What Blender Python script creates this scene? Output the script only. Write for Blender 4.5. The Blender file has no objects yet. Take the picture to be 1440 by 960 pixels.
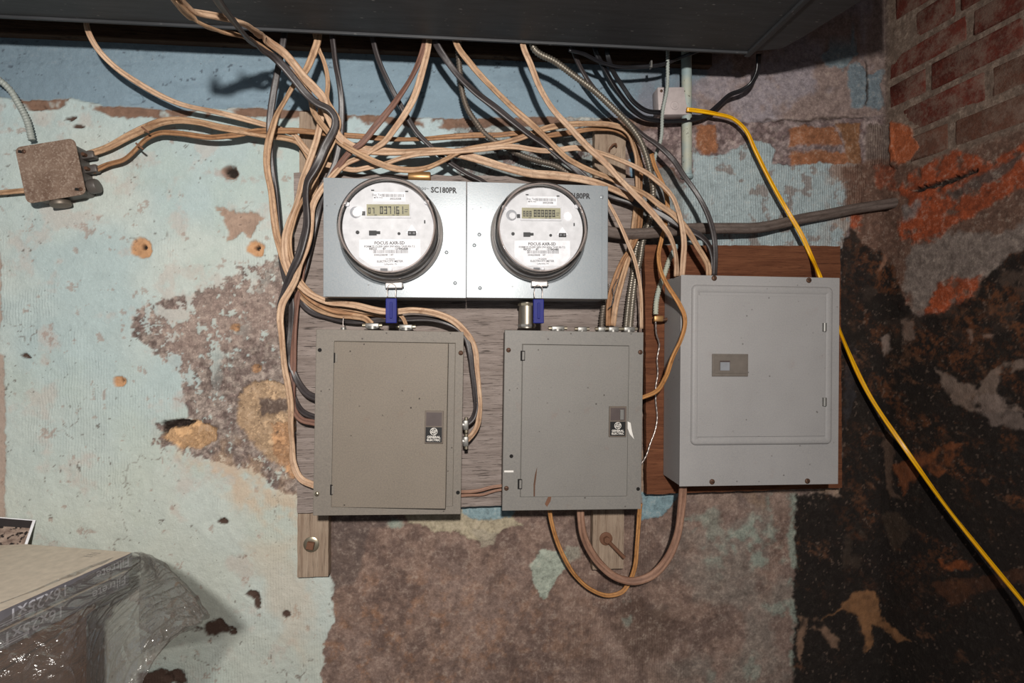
import bpy, bmesh, math, random
import numpy as np
from mathutils import Vector, Matrix
C = bpy.context.scene.collection
random.seed(7)

# ------------------------------------------------------------------ camera, light, exposure
F = 760.0                       # focal length in pixels of the 1440x960 frame
D = 1.33                        # camera to plaster wall
EYE = 1.5
YAW = math.radians(5.0)
cam_d = bpy.data.cameras.new('camera'); cam_d.sensor_width = 36; cam_d.lens = 36*F/1440
cam_d.clip_start = 0.02
cam = bpy.data.objects.new('camera', cam_d); C.objects.link(cam)
cam.location = (0, -D, EYE); cam.rotation_euler = (math.pi/2, 0, -YAW)
bpy.context.scene.camera = cam
w = bpy.data.worlds.new('world'); bpy.context.scene.world = w; w.use_nodes = True
w.node_tree.nodes['Background'].inputs[0].default_value = (0.80, 0.90, 1.0, 1)
w.node_tree.nodes['Background'].inputs[1].default_value = 0.24
def area_light(name, loc, target, size, power, color):
    l = bpy.data.lights.new(name, 'AREA'); l.shape = 'DISK'; l.size = size; l.energy = power; l.color = color
    o = bpy.data.objects.new(name, l); C.objects.link(o); o.location = loc
    o.rotation_euler = (Vector(target)-Vector(loc)).to_track_quat('-Z', 'Y').to_euler()
    return o
area_light('camera_flash', (0.0, -D-0.60, EYE+0.40), (-0.95, 0, EYE-0.10), 0.085, 47, (1.0, 0.95, 0.89))
sc = bpy.context.scene
sc.view_settings.view_transform = 'Standard'; sc.view_settings.look = 'None'
sc.view_settings.gamma = 1; sc.view_settings.exposure = 0.0; sc.view_settings.use_curve_mapping = False

# ------------------------------------------------------------------ survey helpers: photo bearings to room coordinates
cy, sy = math.cos(YAW), math.sin(YAW)
def W(px, py, off=0.0):
    """room point on the plane standing `off` metres in front of the plaster wall"""
    u = (px-720)/F; v = (480-py)/F
    dx, dy = sy+u*cy, cy-u*sy
    t = (D-off)/dy
    return Vector((dx*t, -off, EYE+v*t))
def CZ(px, py, z):
    """room point at depth z from the camera"""
    u = (px-720)/F; v = (480-py)/F
    return Vector(((sy+u*cy)*z, -D+(cy-u*sy)*z, EYE+v*z))
def to_px(P):
    x, y, z = P[..., 0], P[..., 1]+D, P[..., 2]-EYE
    dep = x*sy+y*cy; lat = x*cy-y*sy
    dep = np.maximum(dep, 0.05)
    return 720+F*lat/dep, 480-F*z/dep

# ------------------------------------------------------------------ object helpers
def link(o, parent=None):
    C.objects.link(o)
    if parent is not None: o.parent = parent
    return o
def tag(o, label=None, cat=None, group=None, kind=None):
    if label: o['label'] = label
    if cat: o['category'] = cat
    if group: o['group'] = group
    if kind: o['kind'] = kind
    return o
def empty(name, loc, label=None, cat=None, group=None, rot=(0,0,0)):
    o = bpy.data.objects.new(name, None); o.empty_display_size = 0.03
    link(o); o.location = loc; o.rotation_euler = rot
    return tag(o, label, cat, group)
def mesh(name, verts, faces, mat, parent=None, smooth=False, uvs=None):
    me = bpy.data.meshes.new(name); me.from_pydata([tuple(v) for v in verts], [], faces)
    if uvs is not None:
        uvl = me.uv_layers.new(name='UVMap')
        for i, l in enumerate(me.loops): uvl.data[i].uv = uvs[l.vertex_index]
    me.materials.append(mat)
    if smooth: me.polygons.foreach_set('use_smooth', [True]*len(me.polygons))
    me.update()
    return link(bpy.data.objects.new(name, me), parent)
class BM:
    def __init__(s): s.b = bmesh.new()
    def box(s, x0, x1, y0, y1, z0, z1, bev=0.0, seg=2, jit=0):
        r = bmesh.ops.create_cube(s.b, size=1)
        vs = r['verts']
        for v in vs:
            v.co = Vector(((x0+x1)/2+v.co.x*(x1-x0), (y0+y1)/2+v.co.y*(y1-y0), (z0+z1)/2+v.co.z*(z1-z0)))
            if jit: v.co += Vector([random.uniform(-jit, jit) for _ in range(3)])
        if bev:
            es = list({e for v in vs for e in v.link_edges})
            bmesh.ops.bevel(s.b, geom=es, offset=bev, segments=seg, affect='EDGES', profile=0.5)
        return s
    def cyl(s, c, axis, r, h, n=24, r2=None, bev=0):
        m = Vector(axis).to_track_quat('Z', 'Y').to_matrix().to_4x4(); m.translation = Vector(c)
        rr = bmesh.ops.create_cone(s.b, cap_ends=True, segments=n, radius1=r, radius2=r if r2 is None else r2, depth=h, matrix=m)
        if bev:
            es = [e for e in {e for v in rr['verts'] for e in v.link_edges} if any(len(f.verts) > 4 for f in e.link_faces)]
            bmesh.ops.bevel(s.b, geom=es, offset=bev, segments=2, affect='EDGES', profile=0.5)
        return s
    def lathe(s, prof, c, axis, n=48, close=False):
        """prof: list of (radius, distance along axis)"""
        m = Vector(axis).to_track_quat('Z', 'Y').to_matrix().to_4x4(); m.translation = Vector(c)
        rings = []
        for r, h in prof:
            if r < 1e-6: rings.append([s.b.verts.new(m @ Vector((0, 0, h)))])
            else: rings.append([s.b.verts.new(m @ Vector((r*math.cos(2*math.pi*k/n), r*math.sin(2*math.pi*k/n), h))) for k in range(n)])
        prs = list(zip(rings[:-1], rings[1:]))
        if close: prs.append((rings[-1], rings[0]))
        for a, b in prs:
            for k in range(n):
                k2 = (k+1) % n
                if len(a) == 1 and len(b) == 1: continue
                if len(a) == 1: s.b.faces.new([a[0], b[k], b[k2]])
                elif len(b) == 1: s.b.faces.new([a[k], a[k2], b[0]])
                else: s.b.faces.new([a[k], a[k2], b[k2], b[k]])
        return s
    def prism(s, pts, y0, y1):
        """pts: outline in (x, z)"""
        a = [s.b.verts.new((p[0], y0, p[1])) for p in pts]; b = [s.b.verts.new((p[0], y1, p[1])) for p in pts]
        s.b.faces.new(a); s.b.faces.new(b[::-1])
        n = len(pts)
        for i in range(n): s.b.faces.new([a[i], b[i], b[(i+1) % n], a[(i+1) % n]])
        return s
    def build(s, name, mat, parent=None, smooth=False, ang=None):
        bmesh.ops.recalc_face_normals(s.b, faces=s.b.faces)
        me = bpy.data.meshes.new(name); s.b.to_mesh(me); s.b.free(); me.materials.append(mat)
        if smooth:
            me.polygons.foreach_set('use_smooth', [True]*len(me.polygons))
            me.set_sharp_from_angle(angle=math.radians(ang or 35))
        return link(bpy.data.objects.new(name, me), parent)

def catmull(pts, step):
    P = [Vector(p) for p in pts]
    P = [P[0]*2-P[1]] + P + [P[-1]*2-P[-2]]
    out = []
    for i in range(1, len(P)-2):
        p0, p1, p2, p3 = P[i-1], P[i], P[i+1], P[i+2]
        L = (p2-p1).length; n = max(1, int(L/step))
        # centripetal-ish via plain catmull with chord scaled tangents
        d0 = max((p1-p0).length, 1e-5); d1 = max(L, 1e-5); d2 = max((p3-p2).length, 1e-5)
        m1 = ((p1-p0)/d0*d1+(p2-p1)/d1*d0)/(d0+d1)*d1
        m2 = ((p2-p1)/d1*d2+(p3-p2)/d2*d1)/(d1+d2)*d1
        for k in range(n):
            t = k/n; t2 = t*t; t3 = t2*t
            out.append(p1*(2*t3-3*t2+1)+m1*(t3-2*t2+t)+p2*(-2*t3+3*t2)+m2*(t3-t2))
    out.append(P[-2].copy())
    return out
def resample(path, step):
    L = [0]
    for a, b in zip(path[:-1], path[1:]): L.append(L[-1]+(b-a).length)
    n = max(2, int(L[-1]/step)); out = []; j = 0
    for k in range(n+1):
        s = L[-1]*k/n
        while j < len(L)-2 and L[j+1] < s: j += 1
        t = (s-L[j])/max(L[j+1]-L[j], 1e-9)
        out.append(path[j].lerp(path[j+1], min(max(t, 0), 1)))
    return out, L[-1]
def sweep(name, path, mat, w, h=None, kind='flat', parent=None, twist=None, n=16, step=0.007, pitch=0.0062):
    """sweep a flat two-conductor jacket, a round jacket or a ribbed steel armour along path"""
    if kind == 'armor': step = pitch/5; n = 10
    path, L = resample(catmull(path, 0.006), step)
    N = len(path); h = h or w
    V = []; UV = []; Fc = []
    nrm = Vector((0, -1, 0))
    ph = random.random()*50
    for i, p in enumerate(path):
        t = (path[min(i+1, N-1)]-path[max(i-1, 0)]).normalized()
        nv = nrm - t*nrm.dot(t)
        if nv.length < 0.2: nv = Vector((0, 0, 1)) - t*t.z
        nv.normalize()
        b = t.cross(nv)
        s = L*i/(N-1)
        a0 = 0.0
        if kind == 'flat': a0 = 0.40*math.sin(s*11+ph)+0.22*math.sin(s*27+ph*2)
        if twist: a0 += twist(s/L)
        wob = 1+0.06*math.sin(s*31+ph)
        for k in range(n):
            a = 2*math.pi*k/n
            ca, sa = math.cos(a), math.sin(a)
            if kind == 'flat':
                x = math.copysign(abs(ca)**0.8, ca)*w/2*wob
                y = math.copysign(abs(sa)**0.7, sa)*h*0.39*(1-0.38*math.exp(-(x/(w*0.13))**2))
            elif kind == 'armor':
                q = math.sin(2*math.pi*(s/pitch)+a)
                r = w/2*(1+0.14*q); x, y = ca*r, sa*r
            else:
                x, y = ca*w/2, sa*h/2
            xr = x*math.cos(a0)-y*math.sin(a0); yr = x*math.sin(a0)+y*math.cos(a0)
            V.append(p+b*xr+nv*yr); UV.append((k/n if k <= n//2 else 1-k/n, s+ph))
        if i:
            o = i*n
            for k in range(n):
                k2 = (k+1) % n
                Fc.append([o-n+k, o-n+k2, o+k2, o+k])
    Fc.append(list(range(n))[::-1]); Fc.append([ (N-1)*n+k for k in range(n)])
    return mesh(name, V, Fc, mat, parent, smooth=True, uvs=UV)
def pts3(pts, offs):
    """survey points (px, py) with stand-off distances spread over the run"""
    n = len(pts); out = []
    for i, p in enumerate(pts):
        if len(p) > 2: out.append(W(p[0], p[1], p[2])); continue
        s = i/(n-1)*(len(offs)-1); j = min(int(s), len(offs)-2); t = s-j
        out.append(W(p[0], p[1], offs[j]*(1-t)+offs[j+1]*t))
    return out

def text_mesh(name, body, size, mat, parent, loc, rot=(math.pi/2, 0, 0), align='CENTER', extrude=0.0, sx=1.0, bold=0.0):
    cu = bpy.data.curves.new(name, 'FONT'); cu.body = body; cu.size = size; cu.align_x = align; cu.align_y = 'CENTER'
    cu.extrude = extrude; cu.offset = bold; cu.resolution_u = 2
    o = bpy.data.objects.new(name, cu); C.objects.link(o)
    bpy.context.view_layer.update()
    me = bpy.data.meshes.new_from_object(o.evaluated_get(bpy.context.evaluated_depsgraph_get()))
    bpy.data.objects.remove(o); me.name = name
    me.materials.clear(); me.materials.append(mat)
    r = bpy.data.objects.new(name, me); link(r, parent); r.location = loc; r.rotation_euler = rot; r.scale = (sx, 1, 1)
    return r

# ------------------------------------------------------------------ materials
def srgb(r, g, b):
    f = lambda c: (c/255/12.92) if c/255 <= 0.04045 else ((c/255+0.055)/1.055)**2.4
    return (f(r), f(g), f(b), 1)
class NT:
    def __init__(s, name):
        s.m = bpy.data.materials.new(name); s.m.use_nodes = True; s.t = s.m.node_tree; s.n = s.t.nodes
        s.p = s.n['Principled BSDF']; s.out = s.n['Material Output']
    def node(s, ty, **kw):
        n = s.n.new(ty)
        for k, v in kw.items(): setattr(n, k, v)
        return n
    def link(s, a, b): s.t.links.new(a, b)
    def coords(s, kind='Object', scale=(1,1,1)):
        tc = s.node('ShaderNodeTexCoord'); mp = s.node('ShaderNodeMapping'); mp.inputs['Scale'].default_value = scale
        s.link(tc.outputs[kind], mp.inputs[0]); return mp.outputs[0]
    def noise(s, co, scale, detail=4, rough=0.55, dist=0):
        n = s.node('ShaderNodeTexNoise'); n.inputs['Scale'].default_value = scale; n.inputs['Detail'].default_value = detail
        n.inputs['Roughness'].default_value = rough; n.inputs['Distortion'].default_value = dist
        s.link(co, n.inputs['Vector']); return n.outputs['Fac']
    def voro(s, co, scale, feature='F1'):
        n = s.node('ShaderNodeTexVoronoi', feature=feature); n.inputs['Scale'].default_value = scale
        s.link(co, n.inputs['Vector']); return n.outputs['Distance']
    def ramp(s, fac, a, b, ca=(0,0,0,1), cb=(1,1,1,1)):
        n = s.node('ShaderNodeValToRGB'); e = n.color_ramp.elements
        e[0].position = a; e[0].color = ca; e[1].position = b; e[1].color = cb
        s.link(fac, n.inputs[0]); return n.outputs[0]
    def mix(s, fac, a, b, mode='MIX'):
        n = s.node('ShaderNodeMix', data_type='RGBA', blend_type=mode)
        for inp, v in ((n.inputs[0], fac), (n.inputs[6], a), (n.inputs[7], b)):
            if hasattr(v, 'is_linked') or isinstance(v, bpy.types.NodeSocket): s.link(v, inp)
            else: inp.default_value = v
        return n.outputs[2]
    def math(s, op, a, b=0.0):
        n = s.node('ShaderNodeMath', operation=op)
        for i, v in enumerate((a, b)):
            if isinstance(v, bpy.types.NodeSocket): s.link(v, n.inputs[i])
            else: n.inputs[i].default_value = v
        return n.outputs[0]
    def bump(s, h, strength=0.3, dist=0.002, prev=None):
        n = s.node('ShaderNodeBump'); n.inputs['Strength'].default_value = strength; n.inputs['Distance'].default_value = dist
        s.link(h, n.inputs['Height'])
        if prev is not None: s.link(prev, n.inputs['Normal'])
        return n.outputs[0]
    def fin(s, col=None, rough=0.6, metal=0.0, normal=None, spec=0.5):
        p = s.p
        if col is not None:
            if isinstance(col, bpy.types.NodeSocket): s.link(col, p.inputs['Base Color'])
            else: p.inputs['Base Color'].default_value = col
        if isinstance(rough, bpy.types.NodeSocket): s.link(rough, p.inputs['Roughness'])
        else: p.inputs['Roughness'].default_value = rough
        p.inputs['Metallic'].default_value = metal; p.inputs['Specular IOR Level'].default_value = spec
        if normal is not None: s.link(normal, p.inputs['Normal'])
        return s.m

def m_plain(name, c, rough=0.6, metal=0.0, spec=0.5):
    t = NT(name); co = t.coords()
    v = t.noise(co, 60, 3)
    return t.fin(t.mix(t.ramp(v, 0.3, 0.7), tuple(x*0.82 for x in c[:3])+(1,), c), rough, metal, None, spec)
def m_enamel(name, c, dirt_shade, rough=0.5, specks=1.0, streak=None, metal=0.0, rustamt=0.0):
    """painted sheet steel: orange-peel, dust clouds, chips"""
    t = NT(name); co = t.coords()
    base = t.mix(t.ramp(t.noise(co, 6, 5, 0.6), 0.3, 0.7), c, tuple(x*0.86 for x in c[:3])+(1,))
    base = t.mix(t.math('MULTIPLY', t.ramp(t.noise(co, 340, 3, 0.7), 0.40, 0.64), 0.30), base, dirt_shade)
    d = t.voro(co, 38)
    sp = t.ramp(d, 0.05, 0.09, (1,1,1,1), (0,0,0,1))
    gate = t.ramp(t.noise(co, 13, 2), 0.42, 0.50)
    base = t.mix(t.math('MULTIPLY', t.math('MULTIPLY', sp, gate), 0.8*specks), base, srgb(48,40,34))
    d2 = t.ramp(t.voro(co, 90), 0.05, 0.09, (1,1,1,1), (0,0,0,1))
    base = t.mix(t.math('MULTIPLY', t.math('MULTIPLY', d2, t.ramp(t.noise(co, 14, 2), 0.48, 0.55)), 0.6*specks), base, srgb(60,50,44))
    if rustamt:
        r = t.ramp(t.noise(co, 22, 6, 0.7), 0.60, 0.70)
        base = t.mix(t.math('MULTIPLY', r, rustamt), base, srgb(120,70,48))
    nb = t.bump(t.noise(co, 420, 2), 0.12, 0.0008)
    return t.fin(base, rough, metal, nb, 0.4)
def m_cable(name, c, dark, rough=0.6, stain=0.7, spec=0.3, weave=True):
    t = NT(name); uv = t.coords('UV', (6, 1, 1)); ob = t.coords()
    s1 = t.noise(t.coords('UV', (9, 14, 1)), 1.0, 5, 0.65)
    s2 = t.noise(t.coords('UV', (4, 60, 1)), 1.0, 4, 0.7)
    base = t.mix(t.ramp(s1, 0.40, 0.66), c, dark)
    base = t.mix(t.math('MULTIPLY', t.ramp(s2, 0.52, 0.72), stain), base, tuple(x*0.55 for x in dark[:3])+(1,))
    # groove between the conductors is drawn darker
    sep = t.node('ShaderNodeSeparateXYZ'); t.link(t.coords('UV'), sep.inputs[0])
    gdist = t.math('ABSOLUTE', t.math('SUBTRACT', sep.outputs[0], 0.25))
    g = t.ramp(gdist, 0.0, 0.05, (1,1,1,1), (0,0,0,1))
    base = t.mix(t.math('MULTIPLY', g, 0.5), base, tuple(x*0.45 for x in dark[:3])+(1,))
    ed = t.ramp(t.math('ABSOLUTE', t.math('SUBTRACT', gdist, 0.235)), 0.0, 0.035, (1,1,1,1), (0,0,0,1))
    base = t.mix(t.math('MULTIPLY', ed, 0.35), base, tuple(x*0.4 for x in dark[:3])+(1,))
    g2 = t.ramp(t.noise(t.coords('UV', (30, 90, 1)), 1.0, 3, 0.7), 0.56, 0.64)
    base = t.mix(t.math('MULTIPLY', g2, 0.4), base, tuple(x*0.5 for x in dark[:3])+(1,))
    h = t.noise(ob, 500 if weave else 150, 3)
    return t.fin(base, rough, 0, t.bump(h, 0.35, 0.0008), spec)
def m_wood(name, light, dark, along='x', rough=0.85, fine=1.0):
    t = NT(name)
    sc_ = {'x': (3, 8, 60), 'z': (60, 8, 3)}[along]
    co = t.coords('Object', sc_)
    g = t.noise(co, 1.3, 6, 0.7, 0.6); g2 = t.noise(co, 6.0, 4, 0.7, 0.3)
    base = t.mix(t.ramp(g, 0.32, 0.68), light, dark)
    crack = t.ramp(g2, 0.37, 0.45, (1,1,1,1), (0,0,0,1))
    base = t.mix(t.math('MULTIPLY', crack, 0.75*fine), base, tuple(x*0.25 for x in dark[:3])+(1,))
    base = t.mix(t.math('MULTIPLY', t.ramp(t.noise(t.coords(), 12, 5), 0.5, 0.75), 0.5), base, dark)
    h = t.math('ADD', g2, t.math('MULTIPLY', g, 0.5))
    return t.fin(base, rough, 0, t.bump(h, 0.6, 0.003), 0.2)
def m_clear(name, tint, amount, rough, body=0.0, bodycol=(1,1,1,1), fres=0.9, bumpy=False):
    """thin clear sheet"""
    t = NT(name); t.n.remove(t.p)
    tr = t.node('ShaderNodeBsdfTransparent'); tr.inputs[0].default_value = tint
    gl = t.node('ShaderNodeBsdfGlossy'); gl.inputs['Roughness'].default_value = rough
    lw = t.node('ShaderNodeLayerWeight'); lw.inputs[0].default_value = 0.25
    mx = t.node('ShaderNodeMixShader')
    f = t.math('ADD', t.math('MULTIPLY', lw.outputs['Fresnel'], fres), amount)
    t.link(f, mx.inputs[0]); t.link(tr.outputs[0], mx.inputs[1]); t.link(gl.outputs[0], mx.inputs[2])
    last = mx.outputs[0]
    if body:
        df = t.node('ShaderNodeBsdfDiffuse'); df.inputs[0].default_value = bodycol
        m2 = t.node('ShaderNodeMixShader'); m2.inputs[0].default_value = body
        t.link(last, m2.inputs[1]); t.link(df.outputs[0], m2.inputs[2]); last = m2.outputs[0]
    if body and bumpy:
        co = t.coords(); vv = t.voro(co, 26, 'DISTANCE_TO_EDGE'); h = t.math('ADD', t.math('MULTIPLY', t.ramp(vv, 0.0, 0.12), 0.6), t.noise(co, 34, 3, 0.5, 1.5))
        bn = t.bump(h, 0.9, 0.006); t.link(bn, gl.inputs['Normal']); t.link(bn, lw.inputs['Normal'])
    t.link(last, t.out.inputs[0])
    return t.m

M = {}
M['tan'] = m_cable('cable_tan', srgb(194,160,128), srgb(142,106,78))
M['tan_pale'] = m_cable('cable_pale', srgb(208,178,150), srgb(164,126,98))
M['tan_brown'] = m_cable('cable_tan_brown', srgb(172,130,94), srgb(118,82,56))
M['tan_orange'] = m_cable('cable_orange', srgb(198,144,90), srgb(142,94,54))
M['brown'] = m_cable('cable_brown', srgb(132,98,84), srgb(98,68,58), stain=0.3)
M['dusk'] = m_cable('cable_dusky', srgb(160,124,104), srgb(122,88,72), stain=0.4)
M['black'] = m_cable('cable_black', srgb(72,66,66), srgb(44,38,38), rough=0.42, stain=0.4, weave=False, spec=0.5)
M['black_shiny'] = m_cable('cable_black_shiny', srgb(34,34,38), srgb(22,21,23), rough=0.3, stain=0.3, weave=False, spec=0.6)
M['grey_cable'] = m_cable('cable_grey', srgb(112,100,94), srgb(84,72,66), rough=0.7, stain=0.4)
M['yellow'] = m_cable('cable_yellow', srgb(246,190,20), srgb(226,150,10), rough=0.35, stain=0.1, weave=False, spec=0.5)
M['armor'] = m_plain('steel_armour', srgb(150,142,130), 0.38, 0.75)
M['armor_dark'] = m_plain('steel_armour_dull', srgb(118,108,98), 0.5, 0.6)
M['armor_paint'] = m_plain('painted_armour', srgb(160,166,160), 0.6, 0.1)
M['wire'] = m_plain('bare_wire', srgb(190,178,172), 0.35, 0.8)
M['zinc'] = m_plain('zinc_fitting', srgb(140,138,134), 0.42, 0.6)
M['screw'] = m_plain('rusty_screw', srgb(96,68,52), 0.6, 0.4)
M['screw_bright'] = m_plain('plated_screw', srgb(170,160,140), 0.35, 0.8)
M['rust'] = m_plain('rust', srgb(118,82,62), 0.8, 0.2)
M['hole'] = m_plain('dark_hole', srgb(16,14,13), 0.9)
M['ge_grey'] = m_enamel('grey_enamel_warm', srgb(120,113,105), srgb(146,136,124), 0.6, 1.0, rustamt=0.10)
M['ge_door'] = m_enamel('grey_enamel_door', srgb(120,111,101), srgb(150,137,120), 0.6, 1.3, rustamt=0.08)
M['ge_grey2'] = m_enamel('grey_enamel_cool', srgb(122,119,115), srgb(144,138,130), 0.55, 1.0, rustamt=0.12)
M['sq_grey'] = m_enamel('grey_enamel_pale', srgb(152,150,150), srgb(170,165,160), 0.55, 0.7, rustamt=0.08)
M['can'] = m_enamel('blue_grey_enamel', srgb(140,147,152), srgb(160,160,160), 0.34, 0.6, metal=0.18)
M['latch'] = m_plain('latch_brown_plastic', srgb(104,92,82), 0.5)
M['latch3'] = m_plain('latch_taupe', srgb(112,104,97), 0.55, 0, 0.25)
M['blacklabel'] = m_plain('black_label', srgb(22,20,20), 0.4)
M['white'] = m_plain('white_plastic', srgb(212,212,215), 0.6, 0, 0.25)
M['print_white'] = m_plain('white_print', srgb(225,220,212), 0.6)
M['label'] = m_plain('paper_label', srgb(238,238,242), 0.7, 0, 0.2)
M['ink'] = m_plain('black_ink', srgb(34,34,36), 0.6)
M['greyink'] = m_plain('grey_ink', srgb(110,110,114), 0.6)
M['lcd'] = m_plain('lcd_glass', srgb(160,156,130), 0.6, 0, 0.2)
M['lcdink'] = m_plain('lcd_segment', srgb(56,54,44), 0.5)
M['meter_glass'] = m_clear('meter_glass', (0.97,0.97,0.97,1), 0.02, 0.03)
M['meter_dark'] = m_plain('meter_dark_plastic', srgb(92,86,82), 0.45, 0.2)
M['ring'] = m_plain('bright_steel_ring', srgb(200,194,190), 0.25, 0.55)
M['seal'] = m_plain('blue_seal', srgb(22,30,112), 0.5, 0, 0.2)
M['plastic_bag'] = m_clear('clear_plastic_wrap', (0.76,0.75,0.74,1), 0.04, 0.13, 0.15, srgb(150,142,136), 0.25, True)
M['ply'] = m_wood('weathered_plywood', srgb(156,144,138), srgb(116,104,98), 'x', fine=1.2)
M['ply_brown'] = m_wood('brown_plywood', srgb(122,78,54), srgb(84,48,32), 'x', fine=0.7)
M['strip'] = m_wood('weathered_strip', srgb(168,150,132), srgb(128,108,92), 'z', fine=0.6)
M['old_wood'] = m_wood('joist_wood', srgb(92,72,56), srgb(58,42,32), 'x')
M['bronze'] = m_plain('bronze_hub', srgb(176,136,90), 0.4, 0.7)
def m_duct():
    t = NT('duct_sheet'); co = t.coords()
    base = t.mix(t.ramp(t.noise(t.coords('Object', (4, 40, 40)), 2, 5, 0.7), 0.3, 0.7), srgb(66,67,70), srgb(50,51,53))
    fl = t.ramp(t.voro(t.coords('Object', (45, 110, 45)), 1.0), 0.10, 0.2, (1,1,1,1), (0,0,0,1))
    base = t.mix(t.math('MULTIPLY', t.math('MULTIPLY', fl, t.ramp(t.noise(co, 60, 1), 0.5, 0.7)), 0.5), base, srgb(170,168,164))
    return t.fin(base, 0.55, 0.2, t.bump(t.noise(t.coords('Object', (12, 60, 60)), 3, 4), 0.3, 0.001))
M['duct'] = m_duct()
def m_rustbox():
    t = NT('galvanised_rusty'); co = t.coords()
    base = t.mix(t.ramp(t.noise(co, 18, 6, 0.7), 0.35, 0.65), srgb(150,128,112), srgb(112,88,74))
    base = t.mix(t.math('MULTIPLY', t.ramp(t.noise(co, 260, 3), 0.5, 0.65), 0.6), base, srgb(178,160,144))
    return t.fin(base, 0.6, 0.35, t.bump(t.noise(co, 200, 4), 0.5, 0.001))
M['rustbox'] = m_rustbox()
M['jbox2'] = m_plain('old_pale_box', srgb(190,178,176), 0.6, 0.1)
def m_pipe():
    t = NT('painted_pipe'); co = t.coords()
    base = t.mix(t.ramp(t.noise(co, 14, 4), 0.4, 0.6), srgb(170,172,156), srgb(140,158,160))
    base = t.mix(t.ramp(t.noise(co, 120, 4, 0.7), 0.62, 0.68), base, srgb(58,46,40))
    return t.fin(base, 0.6, 0, t.bump(t.noise(co, 160, 3), 0.4, 0.001))
M['pipe'] = m_pipe()
def m_brick(name, c, c2, dust):
    t = NT(name); co = t.node('ShaderNodeNewGeometry').outputs['Position']
    base = t.mix(t.ramp(t.noise(co, 30, 6, 0.7), 0.3, 0.7), c, c2)
    base = t.mix(t.math('MULTIPLY', t.ramp(t.noise(co, 18, 7, 0.8), 0.44, 0.60), dust), base, srgb(128,106,94))
    return t.fin(base, 0.95, 0, t.bump(t.noise(co, 180, 5, 0.7), 0.8, 0.003), 0.1)
M['brick'] = m_brick('brick_red', srgb(112,56,46), srgb(80,44,38), 0.8)
M['brick_dusty'] = m_brick('brick_dusty', srgb(112,74,60), srgb(92,68,58), 0.85)
M['brick_orange'] = m_brick('brick_orange', srgb(206,88,34), srgb(178,70,26), 0.15)
M['card'] = m_plain('cream_card', srgb(214,200,182), 0.7)
M['card_grey'] = m_plain('grey_card', srgb(104,102,108), 0.5)
M['card_print'] = m_plain('grey_print', srgb(182,182,190), 0.5)
M['pleats'] = m_plain('filter_media', srgb(226,214,198), 0.9)
M['crate'] = m_wood('crate_wood', srgb(120,84,60), srgb(86,58,42), 'x')

# ------------------------------------------------------------------ wall surface maps (stains, peeled paint, plaster, painted shade), all fixed to the wall
rngN = np.random.RandomState(3)
TAB = rngN.rand(512, 512).astype(np.float32)
def vnoise(x, y):
    xi = np.floor(x).astype(int); yi = np.floor(y).astype(int); fx = x-xi; fy = y-yi
    fx = fx*fx*(3-2*fx); fy = fy*fy*(3-2*fy)
    a = TAB[yi % 512, xi % 512]; b = TAB[yi % 512, (xi+1) % 512]; c = TAB[(yi+1) % 512, xi % 512]; d = TAB[(yi+1) % 512, (xi+1) % 512]
    return (a*(1-fx)+b*fx)*(1-fy)+(c*(1-fx)+d*fx)*fy
def fbm(x, y, s, oct=4, seed=0, rough=0.55):
    x = x/s+seed*17.3; y = y/s+seed*9.1; v = 0; a = 1; tot = 0
    for _ in range(oct):
        v = v+a*vnoise(x, y); tot += a; a *= rough; x = x*2.03+11.7; y = y*2.03+5.3
    return v/tot
def sm(a, b, x):
    t = np.clip((x-a)/(b-a), 0, 1); return t*t*(3-2*t)
def psdf(X, Y, pts):
    d = np.full(X.shape, 1e9); inside = np.zeros(X.shape, bool); n = len(pts)
    for i in range(n):
        x0, y0 = pts[i]; x1, y1 = pts[(i+1) % n]
        ex, ey = x1-x0, y1-y0; wx, wy = X-x0, Y-y0
        t = np.clip((wx*ex+wy*ey)/(ex*ex+ey*ey+1e-9), 0, 1)
        d = np.minimum(d, np.hypot(wx-ex*t, wy-ey*t))
        if y0 != y1:
            c = ((y0 > Y) != (y1 > Y)) & (X < (x1-x0)*(Y-y0)/(y1-y0)+x0)
            inside ^= c
    return np.where(inside, d, -d)
def C3(r, g, b): return np.array(srgb(r, g, b)[:3])

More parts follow.
